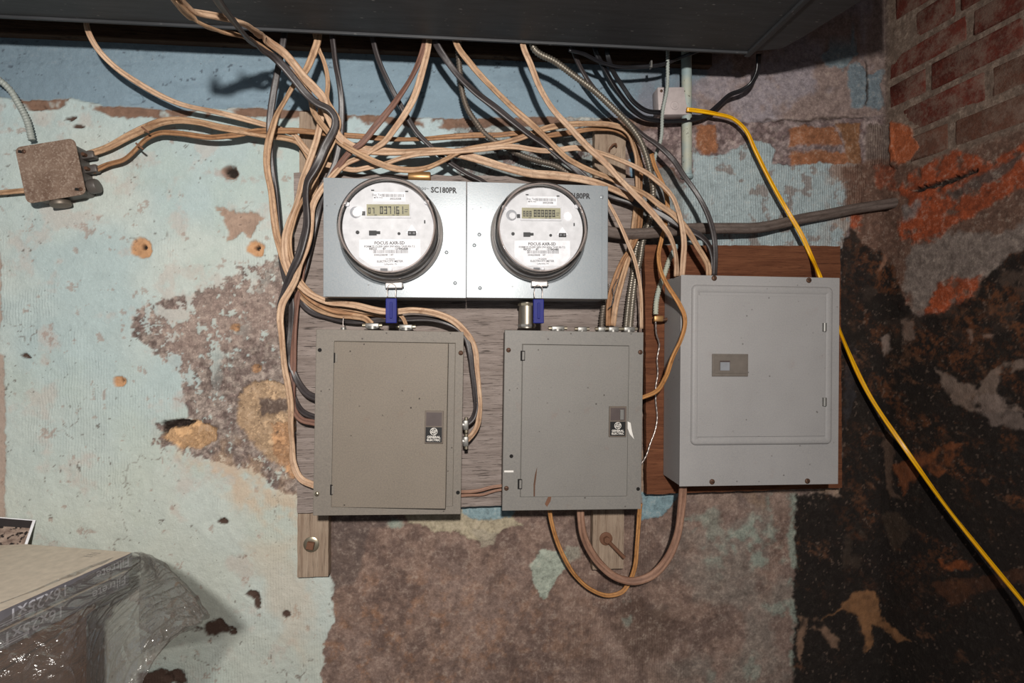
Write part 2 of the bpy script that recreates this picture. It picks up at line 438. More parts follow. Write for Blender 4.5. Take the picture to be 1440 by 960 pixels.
LEDGE = [(-300,134),(0,137),(35,140),(100,138),(150,149),(230,154),(300,153),(345,150),(430,156),(500,160),(560,165),(640,167),(700,165),(780,165),(850,166),(950,169),(1050,171),(1150,168),(1230,165),(1260,160),(1500,100)]
def paint_wall(X, Y):
    """returns colour (n,3), relief in metres, speckle, comb, painted relief shading"""
    n1 = fbm(X, Y, 60, 5, 1); n2 = fbm(X, Y, 22, 5, 2); n3 = fbm(X, Y, 7, 4, 3); n4 = fbm(X, Y, 150, 3, 4); n5 = fbm(X, Y, 4, 2, 5)
    wx = (fbm(X, Y, 24, 5, 6)-0.5); wy = (fbm(X, Y, 24, 5, 7)-0.5)
    fx_ = (fbm(X, Y, 5, 3, 16)-0.5); fy_ = (fbm(X, Y, 5, 3, 17)-0.5)
    col = np.zeros(X.shape+(3,)); H = (n1-0.5)*0.006+(n2-0.5)*0.003+(n3-0.5)*0.0012
    spk = np.full(X.shape, 0.12); comb = np.zeros(X.shape)
    def poly(pts, warp=14, soft=1.2, fine=6):
        return sm(-soft, soft, psdf(X+wx*2*warp+fx_*fine, Y+wy*2*warp+fy_*fine, pts))
    def blob(cx, cy_, rx, ry, warp=0.5, soft=0.12):
        q = np.hypot((X-cx+wx*rx*2*warp+fx_*4)/rx, (Y-cy_+wy*ry*2*warp+fy_*4)/ry)
        return sm(1+soft, 1-soft, q)
    def lay(m, c, h=0.0):
        nonlocal col, H
        c = np.asarray(c)
        col = col*(1-m[..., None])+c*m[..., None]
        H = H+m*h
    # --- bare plaster
    brown = C3(150,128,116); mauve = C3(142,128,122)
    b = sm(0.35, 0.65, n2)[..., None]
    base = brown*(1-b)+C3(120,102,95)*b
    base = base*(0.82+0.36*n3[..., None])
    tanp = sm(0.52, 0.66, n1)
    base = base*(1-0.55*tanp[..., None])+C3(170,142,116)*0.5*tanp[..., None]
    col = base.copy()
    lowm = sm(700, 730, Y)
    q1 = sm(0.40, 0.62, fbm(X, Y, 26, 6, 51, 0.68))[..., None]; q2 = sm(0.42, 0.60, fbm(X, Y, 70, 6, 52, 0.66))[..., None]; q3 = sm(0.5, 0.7, fbm(X, Y, 16, 6, 53, 0.7))[..., None]
    lb = C3(140,116,104)*(1-q1)+C3(112,92,84)*q1
    lb = lb*(1-0.5*q2)+C3(150,128,118)*0.5*q2
    wl = (sm(1000, 500, X)*sm(760, 860, Y))[..., None]
    lb = lb*(1-0.4*wl*q3)+C3(172,124,88)*0.4*wl*q3
    wr = sm(880, 1000, X)[..., None]*sm(0.4, 0.6, n1)[..., None]
    lb = lb*(1-0.55*wr)+C3(134,128,120)*0.55*wr
    lb = lb*(0.84+0.32*n3[..., None])
    col = col*(1-lowm[..., None])+lb*lowm[..., None]
    dk = (sm(1.1, 0.6, np.hypot((X-905)/62, (Y-885)/46)+wx)*0.55+sm(1.1, 0.5, np.hypot((X-830)/50, (Y-925)/30)+wx)*0.3)*lowm
    col = col*(1-dk[..., None])+C3(84,64,54)*dk[..., None]
    # grey-mauve mottled plaster beside the left bundle and at the right
    mot = sm(0.42, 0.58, fbm(X, Y, 10, 5, 8))[..., None]
    mott = C3(188,172,162)*mot+C3(146,128,122)*(1-mot)
    fineM = sm(0.44, 0.58, fbm(X, Y, 4.2, 3, 41, 0.7))[..., None]
    mott = mott*(0.72+0.46*fineM)
    rt = sm(860, 900, X)*sm(420, 360, Y)*1.0
    col = col*(1-rt[..., None])+(mott*np.array([0.80,0.76,0.84]))*rt[..., None]
    spk = spk+0.2*rt
    # --- aqua paint on the left wall
    aq_n = sm(0.3, 0.7, n4)[..., None]
    aqua = C3(180,197,197)*aq_n+C3(197,206,200)*(1-aq_n)
    aqua = aqua*(0.90+0.16*n2[..., None]+0.04*n3[..., None])
    green = sm(0.5, 0.7, fbm(X, Y, 90, 4, 9))*0.5
    aqua = aqua*(1-green[..., None])+C3(182,197,190)*green[..., None]
    lowtan = sm(480, 760, Y)*0.45*sm(0.3,0.55,n4)
    aqua = aqua*(1-lowtan[..., None])+C3(206,204,186)*lowtan[..., None]
    aqm = poly([(-400,90),(600,90),(855,90),(855,178),(700,190),(648,176),(640,255),(610,300),(450,420),(440,700),(440,760),(466,806),(470,868),(455,902),(446,1200),(-400,1200)], 10)
    peelA = poly([(440,310),(400,356),(350,376),(318,400),(262,410),(192,438),(186,470),(226,498),(246,520),(256,545),(262,582),(222,592),(222,628),(300,648),(360,656),(405,694),(440,706)], 11, 1.5, 11)
    keepA = poly([(195,520),(254,523),(262,555),(268,585),(232,592),(186,600)], 5, 1.2, 3)
    isl = sm(0.555, 0.585, fbm(X, Y, 22, 6, 10, 0.68))*sm(360, 300, X+0.5*(Y-480))+sm(0.66,0.69, fbm(X, Y, 12, 5, 43, 0.66))
    isl = np.clip(isl,0,1)
    peelA = peelA*(1-keepA)*(1-isl*0.85)
    H = H+aqm*0.0015
    lay(aqm, aqua)
    # scabs of pink-grey under thin paint all over the left
    thin = sm(0.56, 0.70, fbm(X, Y, 44, 7, 11, 0.66))*aqm
    lay(thin*0.38, C3(196,176,166), -0.0006)
    thin2 = sm(0.70, 0.73, fbm(X, Y, 17, 6, 12, 0.66))*aqm
    lay(thin2*0.6, C3(160,134,122), -0.0012)
    pk = poly([(225,455),(300,410),(395,395),(400,470),(330,490),(260,505)], 20, 18, 8)
    mott2 = mott*(1-0.55*pk[..., None])+C3(198,174,162)*0.55*pk[..., None]
    lay(peelA, mott2, -0.003)
    spk = np.where(peelA > 0.5, 0.45, spk)
    # tan stained zone beneath the sandy patch
    st = poly([(240,625),(330,612),(410,660),(418,760),(330,700),(262,660)], 26, 16, 6)
    lay(st*0.55*sm(0.35, 0.6, n2), C3(206,172,138))
    st2 = poly([(350,770),(412,760),(440,860),(430,930),(380,850)], 26, 18, 6)
    lay(st2*0.4, C3(206,184,160))
    # sandy orange patches
    def sandy(m, c=C3(206,174,140), h=-0.008):
        cc = c*(0.78+0.55*n3[..., None])*(0.85+0.35*n2[..., None])
        lay(m, cc, h); H[:] = H+m*(n3-0.5)*0.006
    sandy(poly([(340,560),(352,540),(380,532),(412,545),(414,670),(385,652),(352,620),(338,590)], 12, 1.4))
    gr = poly([(362,560),(402,558),(404,580),(368,584)], 8, 2); lay(gr, C3(120,102,92), 0.002)
    sandy(poly([(380,600),(412,590),(414,672),(386,650)], 10, 1.4), C3(204,158,118), -0.003)
    sandy(poly([(232,596),(262,590),(306,598),(308,616),(284,632),(250,630),(230,618)], 6, 1.2), C3(214,172,128))
    lay(poly([(228,590),(262,588),(276,594),(262,602),(238,600),(232,612)], 4, 1), C3(30,22,18), -0.012)
    sandy(poly([(306,290),(330,296),(352,300),(375,306),(360,320),(356,336),(340,326),(322,340),(318,318)], 6, 1.2), C3(164,140,124), -0.004)
    for (cx, cy2, r, d) in ((203,349,17,5),(361,350,13,4),(325,243,11,8),(172,536,9,2),(332,461,7,2),(362,517,7,2)):
        sandy(blob(cx, cy2, r, r*0.85), C3(190,146,108) if d < 8 else C3(150,126,112), -0.006)
        lay(blob(cx+1, cy2-1, d, d*0.8), C3(34,27,23), -0.014)
    lay(poly([(266,240),(300,236),(330,246),(366,244),(372,252),(320,256),(290,250)], 14, 4)*0.5*sm(0.35,0.6,n3), C3(176,150,140))
    for (x0, y0, x1, y1, wd) in ((-40,360,0,470,6),(-40,505,5,720,7)):
        mm = psdf(X+wx*9+fx_*5, Y+wy*9+fy_*5, [(x0-wd,y0-wd),(x1+wd,y0-wd),(x1+wd,y1+wd),(x0-wd,y1+wd)])
        lay(sm(-1, 2, mm)*0.8, C3(172,144,128), -0.002)
    # hair cracks
    ridg = np.abs(fbm(X, Y, 70, 4, 13)-0.5)
    crack = sm(0.006, 0.0, ridg)*sm(0.55, 0.7, fbm(X, Y, 60, 2, 14))*aqm
    lay(crack*0.7, C3(104,86,76), -0.002)
    # dark chips: lower left and upper left
    for (cx, cy2, rx, ry) in ((303,883,24,11),(215,955,36,14),(250,950,20,10),(355,835,9,5),(362,845,5,9),(330,888,5,4),(313,732,7,5),(402,860,6,5),(190,140,10,5),(115,180,7,3),(105,168,9,3),(60,152,12,3),(40,500,6,3),(88,243,10,3)):
        lay(blob(cx, cy2, rx, ry, 0.9), C3(78,60,52), -0.005)
    lay(sm(0.74, 0.77, fbm(X, Y, 7, 5, 15, 0.66))*aqm*0.8*sm(0.4,0.6,n1), C3(92,80,72), -0.002)
    # pale blue middle zone between the cables, grey scabs to its right
    midb = poly([(436,150),(655,150),(660,200),(640,262),(436,262)], 8, 3)
    lay(midb*0.6, C3(178,200,208)*(0.85+0.3*n3[..., None]))
    midr = poly([(640,172),(870,172),(880,200),(880,420),(640,420)], 10, 3)
    sc_ = sm(0.40, 0.49, fbm(X, Y, 14, 6, 18, 0.68))[..., None]
    scab = (C3(120,108,108)*(0.6+0.8*n3[..., None]))*(1-sc_)+C3(170,182,182)*sc_
    lay(midr, scab, 0.001)
    lay(midr*sm(0.66, 0.70, fbm(X, Y, 9, 5, 19, 0.66))*0.8, C3(56,46,46), -0.002)
    topw = poly([(660,166),(800,168),(815,182),(760,196),(670,190)], 5, 2); lay(topw*sm(0.40,0.48,n2), C3(206,212,208))
    spk = np.where(midr > 0.5, 0.4, spk)
    # --- right middle: brick shards, aqua sheet of paint
    def orangey(pts, c=C3(172,112,76)):
        lay(poly(pts, 6, 2), c*(0.6+0.75*n3[..., None])*(0.7+0.5*n2[..., None]), 0.002)
    orangey([(976,178),(1004,178),(1006,216),(990,222),(978,206)]); orangey([(1104,182),(1170,180),(1178,206),(1108,208)])
    orangey([(1110,216),(1190,214),(1190,232),(1112,234)]); orangey([(1170,172),(1206,172),(1208,250),(1190,270),(1186,220)], C3(150,104,70))
    orangey([(922,228),(945,240),(965,268),(960,290),(940,262)], C3(128,84,58))
    aq2 = poly([(940,268),(960,262),(975,246),(975,208),(985,222),(1006,222),(1027,210),(1052,201),(1070,199),(1087,211),(1085,232),(1112,234),(1160,230),(1200,232),(1216,262),(1205,300),(1188,330),(1180,352),(960,352),(938,310)], 5, 1.2, 4)
    a2c = C3(184,202,206)*(0.86+0.2*n2[..., None]+0.08*n3[..., None])
    lay(aq2, a2c, 0.0025)
    comb = comb+aq2*0.8
    lay(aq2*sm(0.60, 0.66, fbm(X, Y, 16, 5, 20))*0.7, C3(140,120,112), -0.0015)
    lay(aq2*sm(1130, 1200, X)*sm(0.48, 0.6, n2)*0.6, C3(172,128,98))
    aqL = poly([(885,215),(900,215),(900,275),(886,275)], 3, 1); lay(aqL, C3(120,160,184))
    lay(poly([(880,255),(935,235),(960,262),(960,345),(880,345)], 8, 3)*0.8, C3(150,158,158)*(0.6+0.7*n3[..., None]))
    # --- below the boxes
    lay(poly([(570,716),(720,716),(735,735),(705,742),(690,755),(668,760),(640,748),(610,752),(596,738),(575,732)], 8, 1.4), C3(176,164,140)*(0.75+0.5*n3[..., None]), 0.002)
    lay(poly([(645,700),(735,700),(720,724),(672,730),(650,722)], 4, 1.2), C3(136,160,166), 0.002)
    lay(poly([(660,740),(700,742),(694,766),(674,770)], 12, 2)*0.8, C3(166,156,138))
    lay(poly([(746,790),(760,772),(794,775),(796,794),(782,815),(768,840),(758,835),(748,812)], 8, 1.4), C3(168,176,162)*(0.7+0.6*n3[..., None]), 0.002)
    lay(poly([(795,768),(814,762),(812,780),(796,790)], 8, 2)*0.7, C3(160,158,144))
    lay(poly([(900,690),(958,690),(946,708),(925,726),(900,730)], 5, 1.2), C3(132,158,166), 0.002)
    lay(poly([(468,722),(560,722),(560,735),(520,742),(500,820),(466,830)], 6, 3)*0.7, C3(96,84,80))  # shadow of the left strip and box, painted dark on the plaster
    for (cx, cy2, rx, ry, a) in ((1062,762,36,34,0.75),(1092,705,22,12,0.7),(1096,852,20,18,0.6),(1116,800,8,150,0.8),(1000,760,16,42,0.5),(1060,940,14,22,0.5),(880,850,6,22,0.5),(1000,950,10,10,0.4),(975,730,18,10,0.5),(560,735,10,6,.8)):
        mm = blob(cx, cy2, rx, ry, 1.1, 0.35)*sm(0.40, 0.56, n2)
        lay(mm*a, C3(150,162,150), 0.001)
    low = sm(715, 730, Y)*sm(1130, 1100, X)*sm(440, 480, X)
    comb = comb+low*0.45*sm(0.45, 0.6, n4)
    # --- ledge: brown broken edge, blue beam above
    lx = np.array([p[0] for p in LEDGE]); ly = np.array([p[1] for p in LEDGE])
    le = np.interp(X, lx, ly)+wx*8+fx_*3
    rw = sm(1232, 1254, X)
    up = sm(1.2, -1.2, Y-le)*(1-rw)
    band = (1-rw)*sm(-1.5, 1.5, Y-le)*sm(le+11+14*(n2-0.3)+2, le+11+14*(n2-0.3)-2, Y)
    lay(band*sm(1010, 860, X)*sm(0.34, 0.46, fbm(X, Y, 30, 4, 21)), C3(128,100,84)*(0.7+0.6*n3[..., None]), -0.003)
    H = H+sm(-1, 2.5, Y-le)*0.006*(1-rw)
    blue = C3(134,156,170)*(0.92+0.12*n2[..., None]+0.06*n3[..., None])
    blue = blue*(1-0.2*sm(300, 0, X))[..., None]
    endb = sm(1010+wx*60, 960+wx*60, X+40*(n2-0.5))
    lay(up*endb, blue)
    lay(up*endb*sm(0.74, 0.77, fbm(X*0.6, Y, 6, 4, 22, 0.66))*0.7, C3(64,72,84), -0.001)
    lay(up*endb*sm(0.55,0.75,fbm(X*0.25, Y, 14, 5, 23, 0.7))*0.25, C3(100,118,132))
    lay(up*sm(790, 900, X)*sm(60, 160, Y)*sm(0.42, 0.6, n2)*0.75, C3(134,134,146))
    spk = np.where((up > 0.5) & (X < 820), 0.12, spk)
    ur = up*(1-endb)
    lay(ur, C3(172,162,168)*(0.65+0.7*n3[..., None]))
    lay(ur*sm(0.45, 0.6, n1)*0.6, C3(156,126,106)*(0.7+0.5*n3[..., None]))
    cr = sm(3, 0, np.abs(Y-(168+wy*14)))*sm(1050, 1080, X)*sm(1235, 1200, X); lay(cr*0.8, C3(60,46,40), -0.004)
    lay(poly([(1152,75),(1200,48),(1206,78),(1186,96),(1160,92)], 6, 1.5), C3(140,160,168), 0.002)
    lay(poly([(1194,92),(1212,88),(1222,104),(1246,96),(1236,120),(1244,148),(1228,156),(1200,150),(1194,120)], 7, 1.5), C3(132,150,160), 0.002)
    lay(sm(2.2, 0.4, np.abs(X-(1218+wx*12)))*sm(80,90,Y)*sm(152,146,Y), C3(50,44,42), -0.004)
    # --- right corner and right wall
    H = H*(1-0.5*rw)
    mort = C3(138,118,104)*(0.62+0.75*n3[..., None])*(0.8+0.4*n2[..., None])
    lay(rw*sm(340,300,Y), mort)
    lay(poly([(1214,178),(1256,172),(1262,236),(1216,232)], 4, 2), C3(128,112,104)*(0.7+0.6*n3[..., None]), 0.003)
    lay(poly([(1253,170),(1278,178),(1294,206),(1282,222),(1262,238),(1252,232)], 3, 1.5), C3(196,104,60)*(0.8+0.35*n3[..., None]), 0.004)
    comb = comb+poly([(1220,175),(1290,175),(1290,236),(1220,236)], 3, 2)
    midw = poly([(1180,235),(1240,225),(1300,236),(1460,170),(1460,370),(1400,400),(1290,440),(1200,350)], 8, 4)
    lay(midw, C3(118,88,74)*(0.55+0.9*n3[..., None]))
    gp = poly([(1280,345),(1330,330),(1400,330),(1460,300),(1460,350),(1400,392),(1330,400),(1290,440),(1270,400)], 14, 4)
    lay(gp, C3(140,126,118)*(0.55+0.9*n3[..., None]))
    org = C3(178,80,38)*(0.6+0.8*n2[..., None])
    for pts, a in (([(1262,262),(1300,232),(1350,215),(1400,225),(1450,185),(1450,260),(1390,290),(1330,330),(1270,345),(1266,310),(1290,290)],0.95),
                   ([(1230,238),(1262,236),(1262,262),(1232,266)],0.6), ([(1195,300),(1214,300),(1212,325),(1197,322)],0.9),
                   ([(1300,432),(1330,396),(1385,388),(1376,420),(1346,432),(1300,446)],0.85), ([(1262,425),(1276,425),(1276,440),(1264,438)],0.8),
                   ([(1246,385),(1254,385),(1254,394),(1246,394)],0.8)):
        lay(poly(pts, 12, 3)*a*sm(0.28, 0.50, fbm(X, Y, 14, 6, 56, 0.68)), org*(0.62+0.7*n3[..., None]), 0.002)
    lay(poly([(1330,272),(1375,246),(1440,215),(1440,225),(1380,262),(1340,280)], 8, 3)*0.9, C3(96,84,78)*(0.5+0.9*n3[..., None]))
    lay(poly([(1280,268),(1330,252),(1374,238),(1374,242),(1332,260),(1290,271)], 2, 1), C3(26,18,15), -0.010)
    lay(poly([(1270,290),(1300,280),(1292,300),(1272,310)], 8, 3)*0.8, C3(150,140,136))
    # --- black mould
    mo = poly([(1118,692),(1178,694),(1176,350),(1196,322),(1214,342),(1258,372),(1272,420),(1290,446),(1340,430),(1378,404),(1400,376),(1436,350),(1700,220),(1700,1400),(1110,1400),(1112,960)], 7, 3, 9)
    moh = sm(0.42, 0.62, n2*0.55+n3*0.45)
    blk = C3(20,16,14)*(0.6+0.9*n3[..., None])
    lay(mo*0.985, blk)
    lay(mo*sm(1160, 1280, X)*sm(520, 330, Y)*sm(0.48, 0.62, n2)*0.5, C3(110,90,78))
    XR = X*0.82+Y*0.57; YR = -X*0.57+Y*0.82
    spots = sm(0.56, 0.76, fbm(XR*0.55, YR, 15, 7, 24, 0.72))*sm(0.38, 0.62, fbm(X, Y, 60, 3, 54))
    lay(mo*spots*0.75, C3(112,76,54)*(0.5+0.8*n3[..., None]))
    spots = sm(0.50, 0.70, fbm(XR*0.5, YR, 34, 7, 25, 0.70))*sm(0.40, 0.62, fbm(X, Y, 6, 4, 55, 0.7))
    lay(mo*spots*sm(1150, 1240, X)*sm(900, 700, Y)*0.5, C3(128,76,44))
    spots = sm(0.72, 0.78, fbm(X, Y*0.7, 4, 3, 26, 0.7))
    lay(mo*spots*0.35, C3(140,118,104))
    for pts, c, a in (([(1318,515),(1350,535),(1375,548),(1392,520),(1440,508),(1440,522),(1405,530),(1400,556),(1440,575),(1400,582),(1340,568),(1322,540)], C3(138,118,106), 0.75),
                   ([(1186,846),(1200,830),(1216,824),(1232,832),(1236,862),(1268,892),(1282,902),(1262,904),(1240,880),(1226,870),(1222,892),(1214,912),(1209,882),(1204,862),(1180,856),(1150,880),(1170,862)], C3(138,98,66), 0.95),
                   ([(1118,864),(1150,872),(1180,900),(1174,916),(1152,890),(1128,880),(1128,930),(1120,910)], C3(142,112,92), 0.75),
                   ([(1236,612),(1252,610),(1258,650),(1256,690),(1268,704),(1250,698),(1246,660)], C3(122,96,80), 0.45),
                   ([(1258,650),(1290,640),(1334,626),(1360,620),(1340,645),(1320,668),(1300,654),(1270,700)], C3(130,74,42), 0.7),
                   ([(1232,478),(1248,470),(1252,490),(1240,500)], C3(146,128,118), 0.8), ([(1268,455),(1286,452),(1284,476),(1270,480)], C3(130,108,96), 0.7),
                   ([(1362,464),(1370,466),(1370,478),(1364,476)], C3(140,112,98), 0.8), ([(1384,468),(1396,466),(1394,474),(1386,474)], C3(140,112,98), 0.8),
                   ([(1192,480),(1202,500),(1200,560),(1190,600),(1184,560)], C3(52,50,54), 0.6),
                   ([(1362,555),(1420,560),(1440,590),(1440,606),(1390,598)], C3(128,112,104), 0.7),
                   ([(1320,786),(1360,784),(1380,792),(1350,800),(1325,800)], C3(150,80,40), 0.7),
                   ([(1236,722),(1262,716),(1284,748),(1256,776)], C3(96,76,60), 0.3),
                   ([(1310,820),(1440,800),(1440,812),(1340,850)], C3(104,62,38), 0.35),
                   ([(1180,770),(1200,740),(1220,760),(1210,800),(1184,800)], C3(74,60,50), 0.5),
                   ([(1236,335),(1252,348),(1250,368),(1232,386),(1240,360)], C3(160,118,96), 0.7)):
        lay(mo*poly(pts, 9, 2.2)*a*sm(0.22, 0.45, n2), c*(0.6+0.75*n3[..., None]), 0.001)
    spk = np.where(mo > 0.5, 0.10, spk)
    H = H*np.where(mo > 0.5, 1.2, 1.0)
    comb = comb+aqm*0.32*sm(0.54, 0.66, fbm(X, Y, 80, 3, 27))*sm(200, 420, Y)
    grit_shade = np.clip(1-0.93*aqm*(1-peelA), 0, 1)*(1-0.8*up*endb)*(1-0.35*aq2)*np.where(mo > 0.5, 0.0, 1)  # how strongly relief shading is painted into the wall colour
    return np.clip(col, 0.002, 0.95), H, np.clip(spk, 0, 1), np.clip(comb, 0, 1), grit_shade

def m_wall():
    t = NT('plaster_wall'); co = t.coords()
    a = t.node('ShaderNodeAttribute', attribute_name='stain'); b = t.node('ShaderNodeAttribute', attribute_name='surf')
    sep = t.node('ShaderNodeSeparateColor'); t.link(b.outputs['Color'], sep.inputs[0])
    fine = t.noise(co, 330, 5, 0.75)
    base = t.mix(t.math('MULTIPLY', t.ramp(fine, 0.60, 0.70), t.math('MULTIPLY', sep.outputs[0], 0.4)), a.outputs['Color'], srgb(190,182,174), 'MIX')
    base = t.mix(t.math('MULTIPLY', t.ramp(fine, 0.42, 0.32), sep.outputs[0]), base, srgb(52,42,38), 'MULTIPLY') if False else t.mix(t.math('MULTIPLY', t.ramp(t.noise(co, 210, 5, 0.75), 0.40, 0.34), sep.outputs[0]), base, srgb(70,58,52))
    rel = t.noise(co, 60, 6, 0.65); rel2 = t.noise(co, 150, 5, 0.7)
    gsum = t.math('ADD', t.math('MULTIPLY', rel, 0.55), t.math('MULTIPLY', rel2, 0.45))
    k = t.math('ADD', 0.10, t.math('MULTIPLY', sep.outputs[2], 0.90))
    dirt_shade = t.ramp(gsum, 0.36, 0.52, (1,1,1,1), (0,0,0,1))  # crevices darkened: relief shade put into the colour, following the bump noise
    base = t.mix(t.math('MULTIPLY', dirt_shade, t.math('MULTIPLY', k, 0.62)), base, t.mix(0.72, base, srgb(40,28,24)))
    lift = t.ramp(gsum, 0.52, 0.66)  # high spots lightened: gritty highlights painted into the colour
    base = t.mix(t.math('MULTIPLY', lift, t.math('MULTIPLY', k, 0.50)), base, t.mix(0.5, base, srgb(226,208,190)))
    dots = t.ramp(t.voro(co, 70), 0.05, 0.10, (1,1,1,1), (0,0,0,1))
    gate = t.ramp(t.noise(co, 25, 3), 0.54, 0.60)
    base = t.mix(t.math('MULTIPLY', t.math('MULTIPLY', dots, gate), 0.7), base, srgb(66,54,48))
    wv = t.node('ShaderNodeTexWave', wave_type='BANDS', bands_direction='X'); wv.inputs['Scale'].default_value = 50
    wv.inputs['Distortion'].default_value = 5; wv.inputs['Detail'].default_value = 2; wv.inputs['Detail Scale'].default_value = 0.6
    t.link(co, wv.inputs['Vector'])
    hc = t.math('MULTIPLY', wv.outputs['Fac'], sep.outputs[1])
    n1 = t.bump(t.math('ADD', rel, t.math('MULTIPLY', fine, 0.35)), 0.9, 0.0035)
    n2 = t.bump(hc, 0.7, 0.0016, n1)
    return t.fin(base, 0.82, 0, n2, 0.25)
M['wall'] = m_wall()

def wall_grid(name, A, B):
    """A, B: arrays of positions along and up; returns object whose surface carries the stain maps"""
    pass
def axis_vals(lo, d0, d1, hi, fine, coarse):
    return np.concatenate([np.arange(lo, d0, coarse), np.arange(d0, d1, fine), np.arange(d1, hi+1e-6, coarse)])
def build_wall(name, org, du, nrm, us, zs, relief=1.0, taper=None):
    U, Z = np.meshgrid(us, zs)
    P = np.stack([org[0]+du[0]*U, org[1]+du[1]*U, Z], -1)
    X, Y = to_px(P)
    X = np.clip(X, -600, 2100); Y = np.clip(Y, -700, 1700)
    col, H, spk, comb, grit_shade = paint_wall(X, Y)
    H = H*relief
    if taper is not None: H = H*taper(U)
    P[..., 0] += nrm[0]*H; P[..., 1] += nrm[1]*H
    nz, nu = U.shape
    idx = np.arange(nz*nu).reshape(nz, nu)
    quads = np.stack([idx[:-1, :-1], idx[:-1, 1:], idx[1:, 1:], idx[1:, :-1]], -1).reshape(-1, 4)
    me = bpy.data.meshes.new(name)
    me.vertices.add(nz*nu); me.vertices.foreach_set('co', P.reshape(-1).astype(np.float32))
    me.loops.add(quads.size); me.loops.foreach_set('vertex_index', quads.reshape(-1).astype(np.int32))
    me.polygons.add(len(quads)); me.polygons.foreach_set('loop_start', np.arange(0, quads.size, 4, dtype=np.int32))
    me.polygons.foreach_set('loop_total', np.full(len(quads), 4, dtype=np.int32))
    me.polygons.foreach_set('use_smooth', np.ones(len(quads), dtype=bool))
    me.update(calc_edges=True); me.validate()
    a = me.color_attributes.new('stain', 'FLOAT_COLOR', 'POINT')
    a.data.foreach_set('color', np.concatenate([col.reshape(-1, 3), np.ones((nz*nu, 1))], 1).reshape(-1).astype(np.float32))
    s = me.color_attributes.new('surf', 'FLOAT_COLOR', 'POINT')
    s.data.foreach_set('color', np.stack([spk.ravel(), comb.ravel(), grit_shade.ravel(), np.ones(nz*nu)], -1).reshape(-1).astype(np.float32))
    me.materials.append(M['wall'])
    o = bpy.data.objects.new(name, me); link(o); o['kind'] = 'structure'
    return o
CORNER = W(1246, 480)[:2]
cx0 = CORNER[0]
CEIL = 2.42
build_wall('wall_back', (0, 0), (1, 0), (0, -1), axis_vals(-2.2, -1.12, cx0, cx0, 0.0030, 0.04), axis_vals(0, 0.56, 2.26, CEIL, 0.0030, 0.04))
# right wall runs toward the camera, splayed six degrees
a_r = math.radians(5+(-math.degrees(math.atan((720-570)/F))))
dR = Vector((math.sin(a_r), math.cos(a_r), 0))*-1           # along the wall, toward the camera
nR = Vector((-abs(dR.y), -dR.x*1.0, 0)); nR = Vector((dR.y, -dR.x, 0))
if nR.x > 0: nR = -nR
build_wall('wall_right', (cx0-0.002, 0.0), (dR.x, dR.y), (nR.x, nR.y), axis_vals(0, 0.0, 0.48, 2.9, 0.0030, 0.04), axis_vals(0, 0.56, 2.26, CEIL, 0.0030, 0.04))
wall_right = bpy.data.objects['wall_right']
def plane(name, x0, x1, y0, y1, z, mat, flip=False):
    vs = [(x0,y0,z),(x1,y0,z),(x1,y1,z),(x0,y1,z)]
    o = mesh(name, vs, [[0,1,2,3][::-1 if flip else 1]], mat); o['kind'] = 'structure'; return o
def m_concrete():
    t = NT('cellar_floor'); co = t.coords()
    return t.fin(t.mix(t.ramp(t.noise(co, 4, 6), 0.3, 0.7), srgb(120,112,104), srgb(86,80,74)), 0.9, 0, t.bump(t.noise(co, 40, 5), 0.4, 0.004))
plane('floor', -2.2, 1.6, -3.0, 0.02, 0.0, m_concrete())
plane('ceiling', -2.2, 1.6, -3.0, 0.02, CEIL, M['old_wood'], True)

# bricks of the right wall
def brick_rows():
    e = lambda h: EYE+h
    rows = [(0.892,0.822,0.03,'brick'),(0.811,0.747,0.085,'brick'),(0.735,0.676,0.012,'brick'),(0.664,0.602,0.012,'brick'),
            (0.588,0.522,0.05,'brick_dusty'),(0.508,0.446,0.07,'brick_dusty')]
    for ri, (z1, z0, s0, mk) in enumerate(rows):
        s = s0; k = 0
        L = 0.20 if ri % 2 == 0 else 0.10
        while s < 0.62:
            b = bmesh.new(); r = bmesh.ops.create_cube(b, size=1)
            rr = random.Random(ri*10+k)
            for v in r['verts']:
                v.co = Vector((v.co.x*L, v.co.y*0.03, v.co.z*(z1-z0)))
            bmesh.ops.bevel(b, geom=b.edges[:], offset=0.006, segments=2, affect='EDGES', profile=0.6)
            for v in b.verts: v.co += Vector((rr.uniform(-.0022,.0022), rr.uniform(-.0012,.0012), rr.uniform(-.0022,.0022)))
            me = bpy.data.meshes.new('brick'); b.to_mesh(me); b.free()
            me.materials.append(M[mk if not (ri == 4 and k == 0) else 'brick'])
            me.polygons.foreach_set('use_smooth', [True]*len(me.polygons))
            o = bpy.data.objects.new('brick', me); link(o, wall_right)
            c = Vector((cx0, 0, 0))+dR*(s+L/2)+nR*(-0.0112+rr.uniform(-.001,.0015))
            o.location = (c.x, c.y, EYE+(z0+z1)/2)
            o.rotation_euler = (0, 0, math.atan2(dR.y, dR.x)+rr.uniform(-.006,.006))
            s += L+0.012; L = 0.20; k += 1
brick_rows()

